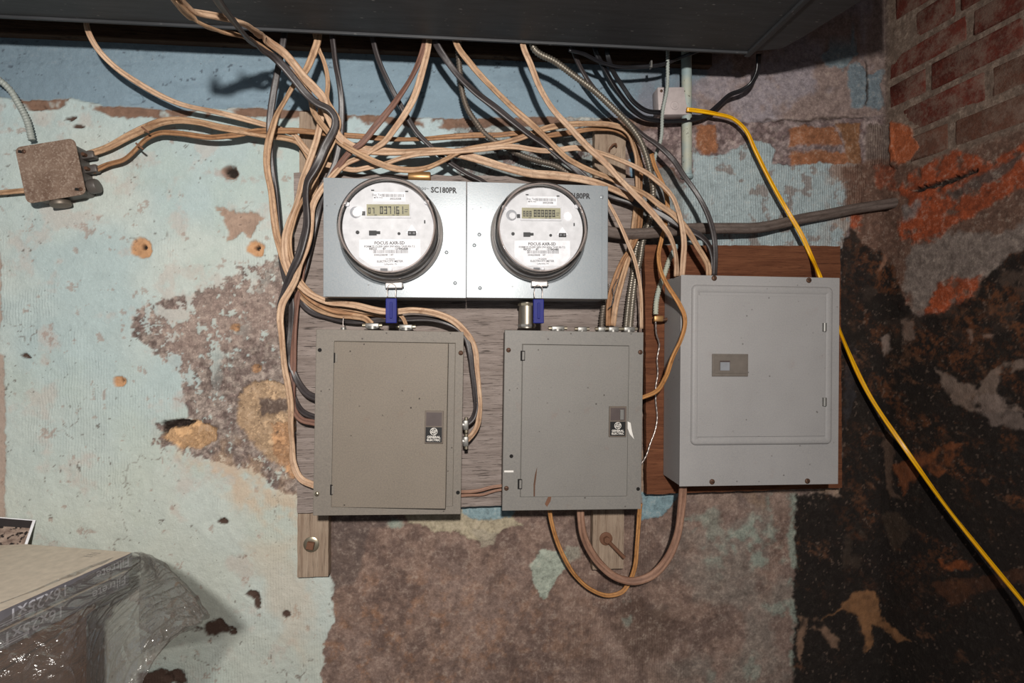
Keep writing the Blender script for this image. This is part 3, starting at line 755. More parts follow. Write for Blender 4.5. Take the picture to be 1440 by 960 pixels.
# ------------------------------------------------------------------ duct, joists
def duct():
    H = 0.661
    zt = EYE+H; off = 0.145
    g = lambda px, py: CZ(px, py, H/((480-py)/F))
    pts = [Vector((-2.1, -off, 0)), Vector((g(1052,76).x, -off, 0))]
    p3 = g(1100, 69); p3.y = min(p3.y, -off-0.01); p4 = g(1130, 53); p5 = g(1215, 0); dd = (p5-p4); p6 = p5+dd*1.2
    pts += [Vector((p.x, p.y, 0)) for p in (p3, p4, p5, p6)]
    pts.append(Vector((-2.1, p6.y, 0)))
    root = empty('sheet_metal_duct', (0, -0.6, zt), 'dark grey sheet metal duct running along under the ceiling above the cables', 'duct')
    V = []; n = len(pts)
    for z in (0, 0.22):
        for p in pts: V.append((p.x, p.y+0.6, z))
    Fs = [list(range(n))[::-1], [n+i for i in range(n)]]+[[i, (i+1) % n, n+(i+1) % n, n+i] for i in range(n)]
    o = mesh('duct_body', V, Fs, M['duct'], root)
    bv = o.modifiers.new('b', 'BEVEL'); bv.width = 0.004; bv.segments = 2
    a = g(1050, 77); c = g(1131, 0); d = (c-a)
    e = a+d*2.2
    b = BM(); ax = (e-a).normalized(); L = (e-a).length
    b.box(0, L, -0.007, 0.007, -0.006, 0.001, 0.002)
    s = b.build('standing_seam', M['duct'], root); s.location = (a.x, a.y+0.6, 0); s.rotation_euler = (0, 0, math.atan2(ax.y, ax.x))
    b = BM().box(-2.1, g(1052,76).x, 0.450, 0.456, -0.005, 0.03, 0.001)
    b.build('edge_flange', M['duct'], root)
duct()
b = BM().box(-2.15, 0.62, -0.022, 0.0, 2.192, 2.415, 0.003)
tag(b.build('sill_beam', M['old_wood']), 'dark wooden sill beam in shadow behind the duct on top of the wall', 'beam')
for i, x in enumerate((-1.75, -1.3, -0.85, -0.4, 0.05, 0.5)):
    b = BM().box(x, x+0.045, -2.1, -0.06, 2.36, 2.418, 0.003)
    o = b.build('trim_%d' % (i+1), M['old_wood']); o['kind'] = 'structure'

# ------------------------------------------------------------------ boards and strips
class Panel:
    """a flat rectangle standing off the wall, located from its four surveyed corners"""
    def __init__(s, name, tl, tr, br, bl, off, label=None, cat=None, group=None):
        P = [W(*q, off) for q in (tl, tr, br, bl)]
        s.off = off
        s.c = (P[0]+P[1]+P[2]+P[3])/4
        ux = ((P[1]-P[0])+(P[2]-P[3])).normalized()
        uz = ((P[0]-P[3])+(P[1]-P[2])).normalized()
        a = (math.atan2(ux.z, ux.x)+math.atan2(-uz.x, uz.z))/2
        s.w = ((P[1]-P[0]).length+(P[2]-P[3]).length)/2; s.h = ((P[0]-P[3]).length+(P[1]-P[2]).length)/2
        s.a = a
        s.o = empty(name, s.c, label, cat, group, (0, -a, 0)) if name else None
    def l(s, px, py, front=0.0):
        """local (x, z) of a surveyed point on the plane `front` ahead of the panel plane"""
        p = W(px, py, s.off+front)-s.c
        ca, sa = math.cos(s.a), math.sin(s.a)
        return (p.x*ca+p.z*sa, -p.x*sa+p.z*ca)
def board(name, tl, tr, br, bl, off, thick, mat, label, cat='board', chip=0.0):
    p = Panel(name, tl, tr, br, bl, off, label, cat)
    bpy.data.objects.remove(p.o)
    n = 40
    hw, hh = p.w/2, p.h/2; pts = []
    rr = random.Random(name+label)
    for a, b_ in (((-hw,-hh),(hw,-hh)),((hw,-hh),(hw,hh)),((hw,hh),(-hw,hh)),((-hw,hh),(-hw,-hh))):
        L = math.hypot(b_[0]-a[0], b_[1]-a[1]); k = max(2, int(L/0.012))
        for i in range(k):
            t = i/k; j = chip if i else 0
            pts.append((a[0]+(b_[0]-a[0])*t+rr.uniform(-j, j), a[1]+(b_[1]-a[1])*t+rr.uniform(-j, j)))
    o = BM().prism(pts, 0, thick).build(name, mat)
    o.location = p.c; o.rotation_euler = (0, -p.a, 0)
    return tag(o, label, cat)
board('wooden_strip', (423,158),(463,158),(463,811),(416,811), 0.034, 0.026, M['strip'], 'weathered vertical wooden strip with square bolt, left end of the panel board', 'strip', 0.0006)
board('wooden_strip', (838,176),(881,176),(876,800),(832,800), 0.034, 0.026, M['strip'], 'weathered vertical wooden strip with a rusty hook, behind the right meter and middle box', 'strip', 0.0006)
board('plywood_board', (416,247),(886,247),(905,712),(415,712), 0.048, 0.012, M['ply'], 'large grey weathered plywood backboard behind the meters and two left boxes', 'board', 0.001)
board('plywood_board', (908,345),(1176,345),(1190,690),(908,690), 0.047, 0.018, M['ply_brown'], 'dark reddish brown plywood backboard behind the right breaker box', 'board', 0.001)

def bolt(name, px, py, off, label, r=0.018, square=True):
    root = empty(name, W(px, py, off), label, 'bolt')
    BM().lathe([(0.0,0),(r,0),(r,0.002),(r*0.8,0.004),(r*0.45,0.004),(0.0,0.004)], (0,0,0), (0,-1,0), 28).build('washer', M['screw_bright'] if square else M['rust'], root, True)
    if square:
        b = BM().box(-r*0.45, r*0.45, -0.014, -0.004, -r*0.45, r*0.45, 0.001)
        h = b.build('bolt_head', M['rust'], root); h.rotation_euler = (0, 0.2, 0)
    else:
        BM().cyl((0,-0.008,0), (0,-1,0), r*0.5, 0.010, 6).build('nut', M['rust'], root)
        a = Vector((0,-0.006,0)); c = W(878,784,off+0.015)-W(px,py,off)
        n_ = 26; path = [a.lerp(c, i/n_) for i in range(n_+1)]
        sweep('threaded_rod', path, M['rust'], 0.009, kind='armor', parent=root, pitch=0.003)
bolt('square_bolt', 438, 765, 0.034, 'square headed bolt with round washer low on the left wooden strip')
bolt('threaded_bolt', 852, 757, 0.034, 'rusty bolt with a long tilted threaded rod under the middle box', 0.016, False)
hk = empty('screw_hook', W(860,211,0.034), 'rusty curled screw hook near the top of the right wooden strip', 'hook')
BM().lathe([(0,0),(0.013,0),(0.012,0.002),(0,0.002)], (0,0,0), (0,-1,0), 20).build('washer', M['strip'], hk, True)
sweep('hook', [Vector(p) for p in ((-0.006,0,-0.006),(-0.007,-0.012,0.0),(-0.002,-0.020,0.006),(0.006,-0.016,0.010),(0.010,-0.008,0.006))], M['rust'], 0.0045, kind='round', parent=hk, step=0.002)
kn = BM(); kn.lathe([(0.012,0),(0.015,0.0015),(0.018,0)], (0,0,0), (0,-1,0), 24)
o = kn.build('washer_ring', M['strip'], None, True); o.location = W(452,186,0.0335); tag(o, 'faint round washer near the top of the left wooden strip behind the cables', 'washer')

# ------------------------------------------------------------------ meter sockets
FM = 0.150
def screw(parent, x, y, z, r=0.004, mat='screw', name='screw'):
    b = BM(); b.lathe([(r,0),(r*1.0,0.0012),(r*0.7,0.0026),(0,0.003)], (0,0,0), (0,-1,0), 14)
    o = b.build(name, M[mat], parent, True, 60); o.location = (x, y, z)
    s = BM().box(-r*0.75, r*0.75, -0.0033, -0.0028, -r*0.12, r*0.12).build('slot', M['hole'], o)
    s.rotation_euler = (0, random.uniform(0, 3), 0)
    return o
def socket(tl, tr, br, bl, stampx, stampy, stamp, label, dots, right_lip):
    p = Panel('meter_socket', tl, tr, br, bl, FM, label, 'meter socket', 'meter sockets')
    hw, hh = p.w/2-0.0006, p.h/2
    b = BM().box(-hw, hw, 0.0, FM-0.0485, -hh, hh, 0.0016); b.build('box_body', M['can'], p.o)
    b = BM().box(-hw-0.0000, hw-(0.014 if right_lip else 0), -0.0018, 0.0, -hh, hh, 0.0007); b.build('front_cover', M['can'], p.o)
    if stamp:
        x, z = p.l(stampx, stampy)
        text_mesh('lettering', stamp, 0.0165, M['ink'], p.o, (x, -0.0022, z), sx=0.88, bold=0.0006)
    for (dx, dy) in dots:
        x, z = p.l(dx, dy); BM().lathe([(0.0045,0),(0.0035,0.0006),(0,0.001)], (x,-0.0018,z), (0,-1,0), 14).build('dimple', M['can'], p.o, True)
    return p
s1 = socket((455,250),(656,255),(656,419),(454,417), 624, 268, 'SC180PR', 'left grey-blue meter socket box with stamped lettering at its top right', [(640,398),(628,355)], False)
s2 = socket((656,255),(856,262),(855,420),(656,419), 812, 276, 'SC180PR', 'right grey-blue meter socket box with lettering half hidden behind its meter', [(675,405),(674,330),(667,345),(846,277)], True)
x, z = s1.l(594, 265); text_mesh('lettering', 'Thos~', 0.011, M['ink'], s1.o, (x, -0.0022, z))
# hub on the top of the left socket
o = BM().cyl((0,0,0), (1,0,0), 0.012, 0.05, 20, bev=0.003).build('conduit_hub', M['bronze'], None, True)
o.location = W(590,249,0.10); tag(o, 'small bronze hub fitting on top of the left meter socket', 'fitting')

# ------------------------------------------------------------------ electricity meters
SEG = {'0':'abcdef','1':'bc','2':'abged','3':'abgcd','4':'fgbc','5':'afgcd','6':'afgedc','7':'abc','8':'abcdefg',' ':'','-':'g'}
def seven(txt, x0, z0, hgt, adv, b):
    w_ = hgt*0.42; t = hgt*0.17
    for i, ch in enumerate(txt):
        x = x0+i*adv
        R = {'a':(x,x+w_,z0+hgt-t,z0+hgt),'g':(x,x+w_,z0+hgt/2-t/2,z0+hgt/2+t/2),'d':(x,x+w_,z0,z0+t),
             'f':(x,x+t,z0+hgt/2,z0+hgt),'b':(x+w_-t,x+w_,z0+hgt/2,z0+hgt),'e':(x,x+t,z0,z0+hgt/2),'c':(x+w_-t,x+w_,z0,z0+hgt/2)}
        for s in SEG.get(ch, ''):
            q = R[s]; b.box(q[0]+t*.1, q[1]-t*.1, -0.0004, 0, q[2]+t*.1, q[3]-t*.1)
def meter(px, py, Rm, code, big, label, mid, tilt):
    """px, py: centre of the glass front"""
    DF = 0.084                         # glass front ahead of the socket cover
    c = W(px, py, FM+DF)
    root = empty('electric_meter', (c.x, -FM-0.002, c.z), label, 'meter', None, (0, tilt, 0))
    n = (0,-1,0)
    # socket ring, dark base, body collar
    BM().lathe([(Rm*1.02,0.0),(Rm*1.085,0.001),(Rm*1.095,0.006),(Rm*1.09,0.012),(Rm*1.06,0.0175),(Rm*1.03,0.019),(Rm*1.0,0.016),(Rm*1.0,0.0)], (0,0,0), n, 72, True).build('sealing_ring', M['ring'], root, True, 50)
    BM().lathe([(Rm*0.99,0.0),(Rm*1.0,0.018),(Rm*1.02,0.022),(Rm*1.02,0.027),(Rm*0.985,0.030),(Rm*0.97,0.050),(Rm*0.90,0.052),(0,0.052)], (0,0,0), n, 72).build('base', M['meter_dark'], root, True, 40)
    BM().lathe([(Rm*1.025,0.022),(Rm*1.035,0.025),(Rm*1.025,0.029),(Rm*0.995,0.030)], (0,0,0), n, 72).build('collar', M['ring'], root, True, 50)
    # glass cover
    g = []
    for k in range(7):
        a = k/6*math.pi/2; g.append((Rm*0.965+0.007*math.cos(a)*1.0-0.002, DF-0.010+0.010*math.sin(a)-0.002))
    BM().lathe([(Rm*0.995,0.031),(Rm*0.985,0.055)]+g+[(Rm*0.90,DF-0.0045),(Rm*0.87,DF-0.006),(0,DF-0.005)], (0,0,0), n, 96).build('glass_cover', M['meter_glass'], root, True, 60)
    BM().lathe([(Rm*0.965,DF-0.004),(Rm*0.955,DF+0.0005),(Rm*0.935,DF+0.001),(Rm*0.925,DF-0.002)], (0,0,0), n, 96).build('glass_rim', M['meter_rim'], root, True, 60)
    # face
    fy = -(DF-0.022)
    fc = BM().lathe([(Rm*0.935,-0.03),(Rm*0.935,-0.002),(Rm*0.925,0),(0,0)], (0,fy,0), n, 96).build('face_plate', M['white'], root, True, 40)
    u = Rm/72.0                        # one surveyed pixel on the dial
    def B(name, x, z, wd, ht, mat, th=0.0008, bev=0.0, y=0):
        o = BM().box(-wd/2*u, wd/2*u, -th, 0, -ht/2*u, ht/2*u, bev).build(name, M[mat], fc); o.location = (x*u, fy-y, z*u); return o
    B('display_bezel', 0, 24.5, 66, 22, 'white', 0.0022, 0.0006)
    B('display', 0, 25, 62, 17, 'lcd', 0.0026)
    b = BM(); seven(code, -29*u, 19.5*u, 9*u, (5.6 if len(code) == 2 else 5.0)*u, b); seven(big, -12*u, 19.0*u, 11.5*u, 5.9*u, b)
    for x in (24.0,): 
        b.box(x*u, (x+5)*u, -0.0004, 0, 25*u, 26*u); b.box(x*u, (x+4)*u, -0.0004, 0, 22*u, 23*u)
    for x in (-20, 6, 12): b.box(x*u, (x+3.6)*u, -0.0004, 0, 17.2*u, 18.2*u)
    o = b.build('digits', M['lcdink'], fc); o.location = (0, fy-0.0027, 0)
    B('barcode_label', 2, 45, 47, 14, 'label', 0.0006)
    b = BM(); rr = random.Random(5)
    x = -8.0
    while x < 23: wv = rr.uniform(0.25, 0.8); b.box(x*u, (x+wv)*u, -0.0002, 0, 44.5*u, 49*u); x += wv+rr.uniform(0.4, 0.9)
    x = -23.0
    while x < 27: wv = rr.uniform(0.25, 0.8); b.box(x*u, (x+wv)*u, -0.0002, 0, -38.5*u, -33.5*u) ; x += wv+rr.uniform(0.4, 0.9)
    o = b.build('barcode', M['greyink'], fc); o['kind'] = 'stuff'; o.location = (0, fy-0.0009, 0)
    def T(s, x, z, size, mat='ink', bold=0.0):
        bold += 0.00005
        text_mesh('lettering', s, size*u, M[mat], fc, (x*u, fy-0.0012, z*u), bold=bold)
    T('Elec Tech', -14.5, 47.5, 4.2, 'greyink'); T('MTR NO', -14, 43.5, 3.4, 'greyink'); T('30023508', 11, 41.8, 4.2)
    # lower label
    pts = [(-43*u,-18*u),(46*u,-18*u),(46*u,-44*u),(34*u,-58*u),(-26*u,-58*u),(-43*u,-44*u)]
    o = BM().prism(pts, -0.0006, 0).build('name_label', M['label'], fc); o.location = (0, fy, 0)
    T('FOCUS AXR-SD', 1, -23.5, 6.4, 'ink', 0.0001)
    T('FORM 2S CL200 240V 3W 60Hz TA30 Kh 7.2', 1, -28.5, 3.9); T('RECO', -23, -32.0, 4.3, 'ink', 0.0001); T('47', -7, -32.0, 4.3, 'ink', 0.0001); T(mid, 18, -32.0, 4.3, 'ink', 0.0001)
    T('30042358508   147', -8, -41, 3.6); T('14120206', 1, -47, 3.6, 'greyink'); T('ELECTRICITY METER', 1, -50.5, 4.2); T('Lafayette, IN', 2, -54.5, 3.6, 'greyink')
    # buttons, ports
    o = BM().lathe([(8.5*u,0.0),(8.5*u,0.0006),(0,0.0007)], (0,0,0), n, 24).build('port_recess', M['greyface'], fc, True, 60); o.location = (-47*u, fy, 22*u)
    o = BM().lathe([(6.2*u,0.0),(6.0*u,0.005),(5*u,0.007),(0,0.0074)], (0,0,0), n, 24).build('reset_knob', M['white'], fc, True); o.location = (-46*u, fy, 20*u)
    B('port', -36, 20.5, 5, 6, 'ink', 0.0012)
    B('infrared_port', -23, -8.5, 11, 7, 'ink', 0.0016, 0.0003); B('infrared_port', -15, -8.0, 5.5, 4.2, 'ink', 0.0014, 0.0003)
    for (bx, bz, rr_) in ((-45,-7.5,2.7),(15,-9.5,2.2)):
        o = BM().lathe([(rr_*u,0),(rr_*u,0.0012),(0,0.0014)], (0,0,0), n, 16).build('button', M['ink'], fc, True, 60); o.location = (bx*u, fy, bz*u)
    o = BM().prism([(-9*u,-4*u),(9*u,-4*u),(0,9*u)], -0.0012, 0).build('latch_plate', M['label'], fc); o.location = (34*u, fy, -5*u)
    B('latch_body', 34, -9, 12, 6.5, 'ink', 0.0022, 0.001)
    for dx in (-3, 3):
        o = BM().lathe([(1.7*u,0),(1.7*u,0.0006),(0,0.0007)], (0,0,0), n, 12).build('latch_pin', M['greyink'], fc, True, 60); o.location = ((34+dx)*u, fy-0.0022, -9*u)
    for (bx, bz, bw, bh) in ((-22,54.5,4.5,1.8),(27.5,53,4.5,1.8),(53,8,2,5)): B('slot', bx, bz, bw, bh, 'ink', 0.0006)
    for (bx, bz) in ((-60,34),(58,37),(1,-64)):
        o = BM().lathe([(3.6*u,0),(3.4*u,0.010),(1.5*u,0.012),(0,0.011)], (0,0,0), n, 18).build('cover_stud', M['label'], fc, True, 50); o.location = (bx*u*0.98, fy+0.004, bz*u*0.98)
    b = BM().box(-13*u, -3*u, -0.004, 0, -65*u, -61*u); o = b.build('base_tab', M['greyink'], fc); o.location = (0, fy, 0)
    # ring screw clamp at the bottom
    b = BM().box(-0.016, 0.020, -0.016, -0.002, -Rm*1.095-0.011, -Rm*1.07, 0.002); b.build('ring_clamp', M['ring'], root)
    BM().cyl((0.004,-0.011,-Rm*1.095-0.006), (1,0,0), 0.0032, 0.036, 12).build('clamp_screw', M['zinc'], root, True)
    return root, c
M['meter_rim'] = m_clear('glass_rim', (0.75,0.70,0.68,1), 0.10, 0.08, 0.6, srgb(168,154,148))
M['greyface'] = m_plain('grey_recess', srgb(140,142,148), 0.5)
RM = 0.0990
meter(544.5, 316.5, RM, '07', '037161', 'left round glass electricity meter, its display reading 037161', '137842608', -0.02)
meter(763, 319.5, RM*0.955, '888', '888888', 'right round glass electricity meter, its display showing all eights', '137843480', -0.01)
def seal(px, py, label):
    c = W(px, py, FM+0.022)
    root = empty('wire_seal', c, label, 'seal', 'meter seals')
    pth = [Vector(p) for p in ((-0.008,0,0.004),(-0.009,0,0.020),(-0.007,0.003,0.030),(0.0,0.004,0.034),(0.008,0.003,0.030),(0.009,0,0.018),(0.008,0,0.002))]
    sweep('loop', pth, M['wire'], 0.0018, kind='round', parent=root, n=8, step=0.003)
    BM().box(-0.0115, 0.0115, -0.006, 0.006, -0.050, 0.002, 0.0015).build('seal_body', M['seal'], root)
    BM().box(-0.0025, 0.0025, -0.0085, -0.0055, -0.040, -0.006, 0.001).build('rib', M['seal'], root)
seal(550.5, 421, 'blue plastic seal hanging by a wire loop under the left meter')
o = seal(757, 422, 'blue plastic seal hanging by a wire loop under the right meter')

# ------------------------------------------------------------------ load centre boxes
def notch(par, x, z, w_, h_, y):
    o = BM().box(-w_/2, w_/2, -0.0012, 0.0, -h_/2, h_/2).build('hinge_slot', M['hole'], par); o.location = (x, y, z)
def plate_with_opening(W_, H_, hole, th, rec):
    """sheet with a rectangular opening; returns BM; hole=(x0,x1,z0,z1)"""
    b = BM(); x0, x1, z0, z1 = hole
    nv = lambda q, y: [b.b.verts.new((x, y, z)) for x, z in q]
    out = [(-W_/2,-H_/2),(W_/2,-H_/2),(W_/2,H_/2),(-W_/2,H_/2)]; inn = [(x0,z0),(x1,z0),(x1,z1),(x0,z1)]
    L = [nv(out, 0.010), nv(out, -th), nv(inn, -th), nv(inn, -th+rec)]
    b.b.faces.new(L[0]); b.b.faces.new(L[3])
    for A, B_ in zip(L[:-1], L[1:]):
        for i in range(4): b.b.faces.new([A[i], A[(i+1) % 4], B_[(i+1) % 4], B_[i]])
    return b
def monogram_label(parent, x, z, w_, h_, y, face, opened):
    """latch with a black label carrying a round script monogram and two words"""
    lt = BM().box(-w_/2, w_/2, -0.004, 0, -h_/2, h_/2, 0.0008).build('latch', M['latch'], parent); lt.location = (x, y, z)
    o = BM().box(-w_*0.44, w_*0.44, -0.0046, -0.0038, -h_*0.46, h_*0.0).build('black_label', M['blacklabel'], lt)
    o = BM().box(-w_*0.42, w_*0.42, -0.0044, -0.0036, h_*0.04, h_*0.45).build('latch_recess', M['latch_in'], lt)
    if opened:
        BM().box(w_*0.12, w_*0.34, -0.007, -0.004, h_*0.06, h_*0.40, 0.001).build('bright_catch', M['zinc'], lt)
    r = w_*0.20
    b = BM(); b.lathe([(r*0.86,0),(r*0.86,0.0003),(r,0.0003),(r,0)], (0,-0.0046,-h_*0.13), (0,-1,0), 28)
    for k in range(4):
        a = k*math.pi/2+0.4
        b.lathe([(r*0.18,0),(r*0.18,0.0003),(r*0.30,0.0003),(r*0.30,0)], (math.cos(a)*r*0.55,-0.0046,-h_*0.13+math.sin(a)*r*0.55), (0,-1,0), 12)
    b.build('monogram', M['print_white'], lt)
    text_mesh('lettering', 'GE', r*1.0, M['print_white'], lt, (0,-0.0052,-h_*0.13), bold=0.0001)
    text_mesh('lettering', 'GENERAL', h_*0.095, M['print_white'], lt, (0,-0.0050,-h_*0.30), bold=0.0002)
    text_mesh('lettering', 'ELECTRIC', h_*0.095, M['print_white'], lt, (0,-0.0050,-h_*0.39), bold=0.0002)
    return lt
M['latch_in'] = m_plain('latch_recess', srgb(78,66,64), 0.5)
FB = 0.145
def load_centre(name, tl, tr, br, bl, door, ajar, matb, matd, label, latch, hinges, screws, opened):
    p = Panel(name, tl, tr, br, bl, FB, label, 'breaker box')
    hw, hh = p.w/2, p.h/2
    BM().box(-hw+0.004, hw-0.004, 0.010, FB-0.0485, -hh+0.004, hh-0.004, 0.001).build('box_body', M[matb], p.o)
    q = [p.l(*c_) for c_ in door]           # tl, tr, br, bl of opening
    x0 = (q[0][0]+q[3][0])/2; x1 = (q[1][0]+q[2][0])/2; z1 = (q[0][1]+q[1][1])/2; z0 = (q[2][1]+q[3][1])/2
    cv = plate_with_opening(p.w, p.h, (x0, x1, z0, z1), 0.0016, 0.004).build('front_cover', M[matb], p.o)
    m = cv.modifiers.new('b', 'BEVEL'); m.width = 0.0012; m.segments = 2; m.limit_method = 'ANGLE'
    # door hinged at the left
    dw = x1-x0-(0.015 if ajar else 0.0016); dh = z1-z0-0.0016
    b = BM().box(0, dw, -0.0028, 0.0002, -dh/2, dh/2, 0.0009)
    if ajar:   # folded lip at the free edge and bottom
        b.box(dw-0.0012, dw, -0.0006, 0.010, -dh/2, dh/2)
    d = b.build('door', M[matd], p.o); d.location = (x0+0.0008, -0.0004, (z0+z1)/2); d.rotation_euler = (0, 0, -ajar)
    lx, lz = p.l(latch[0], latch[1], 0.01 if ajar else 0); s = p.w/207.0
    lt = monogram_label(d, lx-x0, lz-(z0+z1)/2, latch[2]*s, latch[3]*s, -0.003, None, opened)
    for (hx, hy) in hinges:
        x, z = p.l(hx, hy); BM().box(-0.005, 0.005, -0.0012, 0.001, -0.011, 0.011, 0.0005).build('hinge', M['hole'], p.o).location = (x, -0.0022, z)
        BM().box(-0.0015, 0.0035, -0.0022, 0.001, -0.009, 0.009, 0.0005).build('hinge_leaf', M[matb], p.o).location = (x, -0.0024, z)
    for sc_ in screws:
        x, z = p.l(sc_[0], sc_[1])
        if len(sc_) > 2 and sc_[2] == 'hole':
            BM().cyl((0,0,0), (0,-1,0), 0.0042, 0.0006, 16).build('screw_hole', M['hole'], p.o).location = (x, -0.0018, z)
        else: screw(p.o, x, -0.0016, z, 0.0052, sc_[2] if len(sc_) > 2 else 'screw')
    return p, d
M['chip'] = m_plain('chipped_paint', srgb(232,228,222), 0.6)
L1, D1 = load_centre('breaker_box', (445,463),(652,466),(648,723),(440,724), [(470,480),(640,482),(637,713),(466,711)], math.radians(4.6), 'ge_grey', 'ge_door',
    'left grey breaker box with its speckled door standing slightly ajar', (611,599,26,46), [(473,503),(468,688)],
    [(450,492,'hole'),(648,496),(446,694,'screw_bright'),(644,692,'hole')], False)
L2, D2_ = load_centre('breaker_box', (710,465),(904,466),(902,717),(706,716), [(736,484),(885,486),(881,698),(730,698)], 0.0, 'ge_grey2', 'ge_grey2',
    'middle grey breaker box with closed door and rust runs at bottom left', (867,592,26,45), [(735,500),(731,680)],
    [(715,492),(900,495),(719,641,'hole'),(712,686),(897,687,'hole')], True)
# paint chips and rust runs (shaped wear on the door)
def patch(parent, p, pts, mat, y, name='paint_chip'):
    q = [p.l(*c_) for c_ in pts]; cxx = sum(a for a, _ in q)/len(q); czz = sum(b_ for _, b_ in q)/len(q)
    o = BM().prism([(a-cxx, b_-czz) for a, b_ in q], -0.0003, 0.0003).build(name, M[mat], parent); o.location = (cxx, y, czz); return o
patch(L2.o, L2, [(882,592),(886,594),(888,606),(891,617),(885,610),(882,602)], 'chip', -0.0036)
patch(L2.o, L2, [(771,697),(776,692),(774,704),(769,712),(766,708)], 'rust', -0.0020, 'rust_run')
patch(L2.o, L2, [(749,690),(752,664),(757,650),(755,666),(753,694),(751,698)], 'rust_soft', -0.0036, 'rust_run') if 'rust_soft' in M else None
patch(L2.o, L2, [(709,661),(722,661),(722,663.5),(709,663.5)], 'chip', -0.0020)
patch(L2.o, L2, [(750,697),(750,680),(752,666),(755,656),(754,668),(752.2,682),(752,697)], 'screw', -0.0036, 'rust_run')
# conduit nipple and locknut between right socket and middle box
nb = empty('conduit_nipple', W(741,443,0.095), 'short galvanised conduit nipple joining the right meter socket to the middle box', 'conduit')
BM().cyl((0,0,0), (0,0,1), 0.0185, 0.060, 28).build('pipe', M['armor'], nb, True)
BM().cyl((0,0,-0.024), (0,0,1), 0.021, 0.006, 8).build('locknut', M['zinc'], nb)
BM().cyl((0,0,0.024), (0,0,1), 0.021, 0.006, 8).build('locknut', M['screw_bright'], nb)

# ------------------------------------------------------------------ right breaker box
def box3():
    F3 = 0.150
    p = Panel('breaker_box', (956,386),(1181,391),(1178,681),(957,683), F3, 'pale grey right breaker box with raised door frame and oblong latch', 'breaker box')
    hw, hh = p.w/2, p.h/2
    BM().box(-hw+0.001, hw-0.055, 0.0015, F3-0.0475, -hh+0.001, hh-0.001, 0.0015).build('box_body', M['sq_grey'], p.o)
    BM().box(-hw, hw, -0.0006, 0.0016, -hh, hh, 0.0007).build('front_cover', M['sq_grey'], p.o)
    # raised bead frame round the door
    x0, z1 = p.l(972, 400); x1, z0 = p.l(1168, 624)
    def rring(x0, x1, z0, z1, r, prof):
        b = bmesh.new(); loops = []
        for ins, y in prof:
            L = []; rr = max(r-ins, 0.0005)
            for cxx, czz, a0 in ((x1-ins-rr, z1-ins-rr, 0), (x0+ins+rr, z1-ins-rr, 90), (x0+ins+rr, z0+ins+rr, 180), (x1-ins-rr, z0+ins+rr, 270)):
                for k in range(7):
                    a = math.radians(a0+k*15); L.append(b.verts.new((cxx+rr*math.cos(a), y, czz+rr*math.sin(a))))
            loops.append(L)
        for A, B_ in zip(loops[:-1], loops[1:]):
            n = len(A)
            for k in range(n): b.faces.new([A[k], A[(k+1) % n], B_[(k+1) % n], B_[k]])
        return b, loops
    b, lp = rring(x0, x1, z0, z1, 0.012, [(0,0.0),(0.001,-0.004),(0.003,-0.0065),(0.006,-0.0072),(0.0165,-0.0072),(0.0175,-0.0062)])
    bmesh.ops.recalc_face_normals(b, faces=b.faces)
    me = bpy.data.meshes.new('door_frame'); b.to_mesh(me); b.free(); me.materials.append(M['sq_grey'])
    me.polygons.foreach_set('use_smooth', [True]*len(me.polygons)); me.set_sharp_from_angle(angle=math.radians(50))
    link(bpy.data.objects.new('door_frame', me), p.o)
    dx0, dz1 = p.l(979.5, 415); dx1, dz0 = p.l(1156.5, 612)
    BM().box(x0+0.010, x1-0.010, -0.0060, 0.0, z0+0.010, z1-0.010).build('frame_back', M['sq_grey'], p.o)
    d = BM().box(-(dx1-dx0)/2, (dx1-dx0)/2, -0.0088, -0.0040, -(dz1-dz0)/2, (dz1-dz0)/2, 0.0008).build('door', M['sq_grey'], p.o)
    d.location = ((dx0+dx1)/2, 0, (dz0+dz1)/2)
    lx, lz = p.l(1023.5, 513); u = p.w/225
    lt = BM().box(-25*u, 25*u, -0.003, 0, -15*u, 15*u, 0.001).build('latch', M['latch3'], d)
    lt.location = (lx-d.location.x, -0.0088, lz-d.location.z)
    BM().box(-21*u, 22*u, -0.0042, -0.002, -11*u, 12*u, 0.0008).build('latch_slide', M['latch3'], lt)
    BM().box(-15*u, -1*u, -0.0046, -0.0040, -7*u, 6*u).build('thumb_recess', M['latch_in'], lt)
    BM().box(-14.5*u, -1.5*u, -0.0050, -0.0044, -7*u, 4*u).build('thumb_plate', M['greyface'], lt)
    for hy in (460, 564):
        x, z = p.l(1155, hy); o = BM().cyl((0,0,0), (0,0,1), 0.0045, 0.019, 12).build('hinge', M['zinc'], p.o, True); o.location = (x, -0.0110, z)
    for (sx_, sz_) in ((1004,391),(1137,394),(1001,677),(1135,676)):
        x, z = p.l(sx_, sz_); screw(p.o, x, -0.0008, z, 0.0062, 'screw')
    x, z = p.l(1104, 408); 
    return p
B3 = box3()

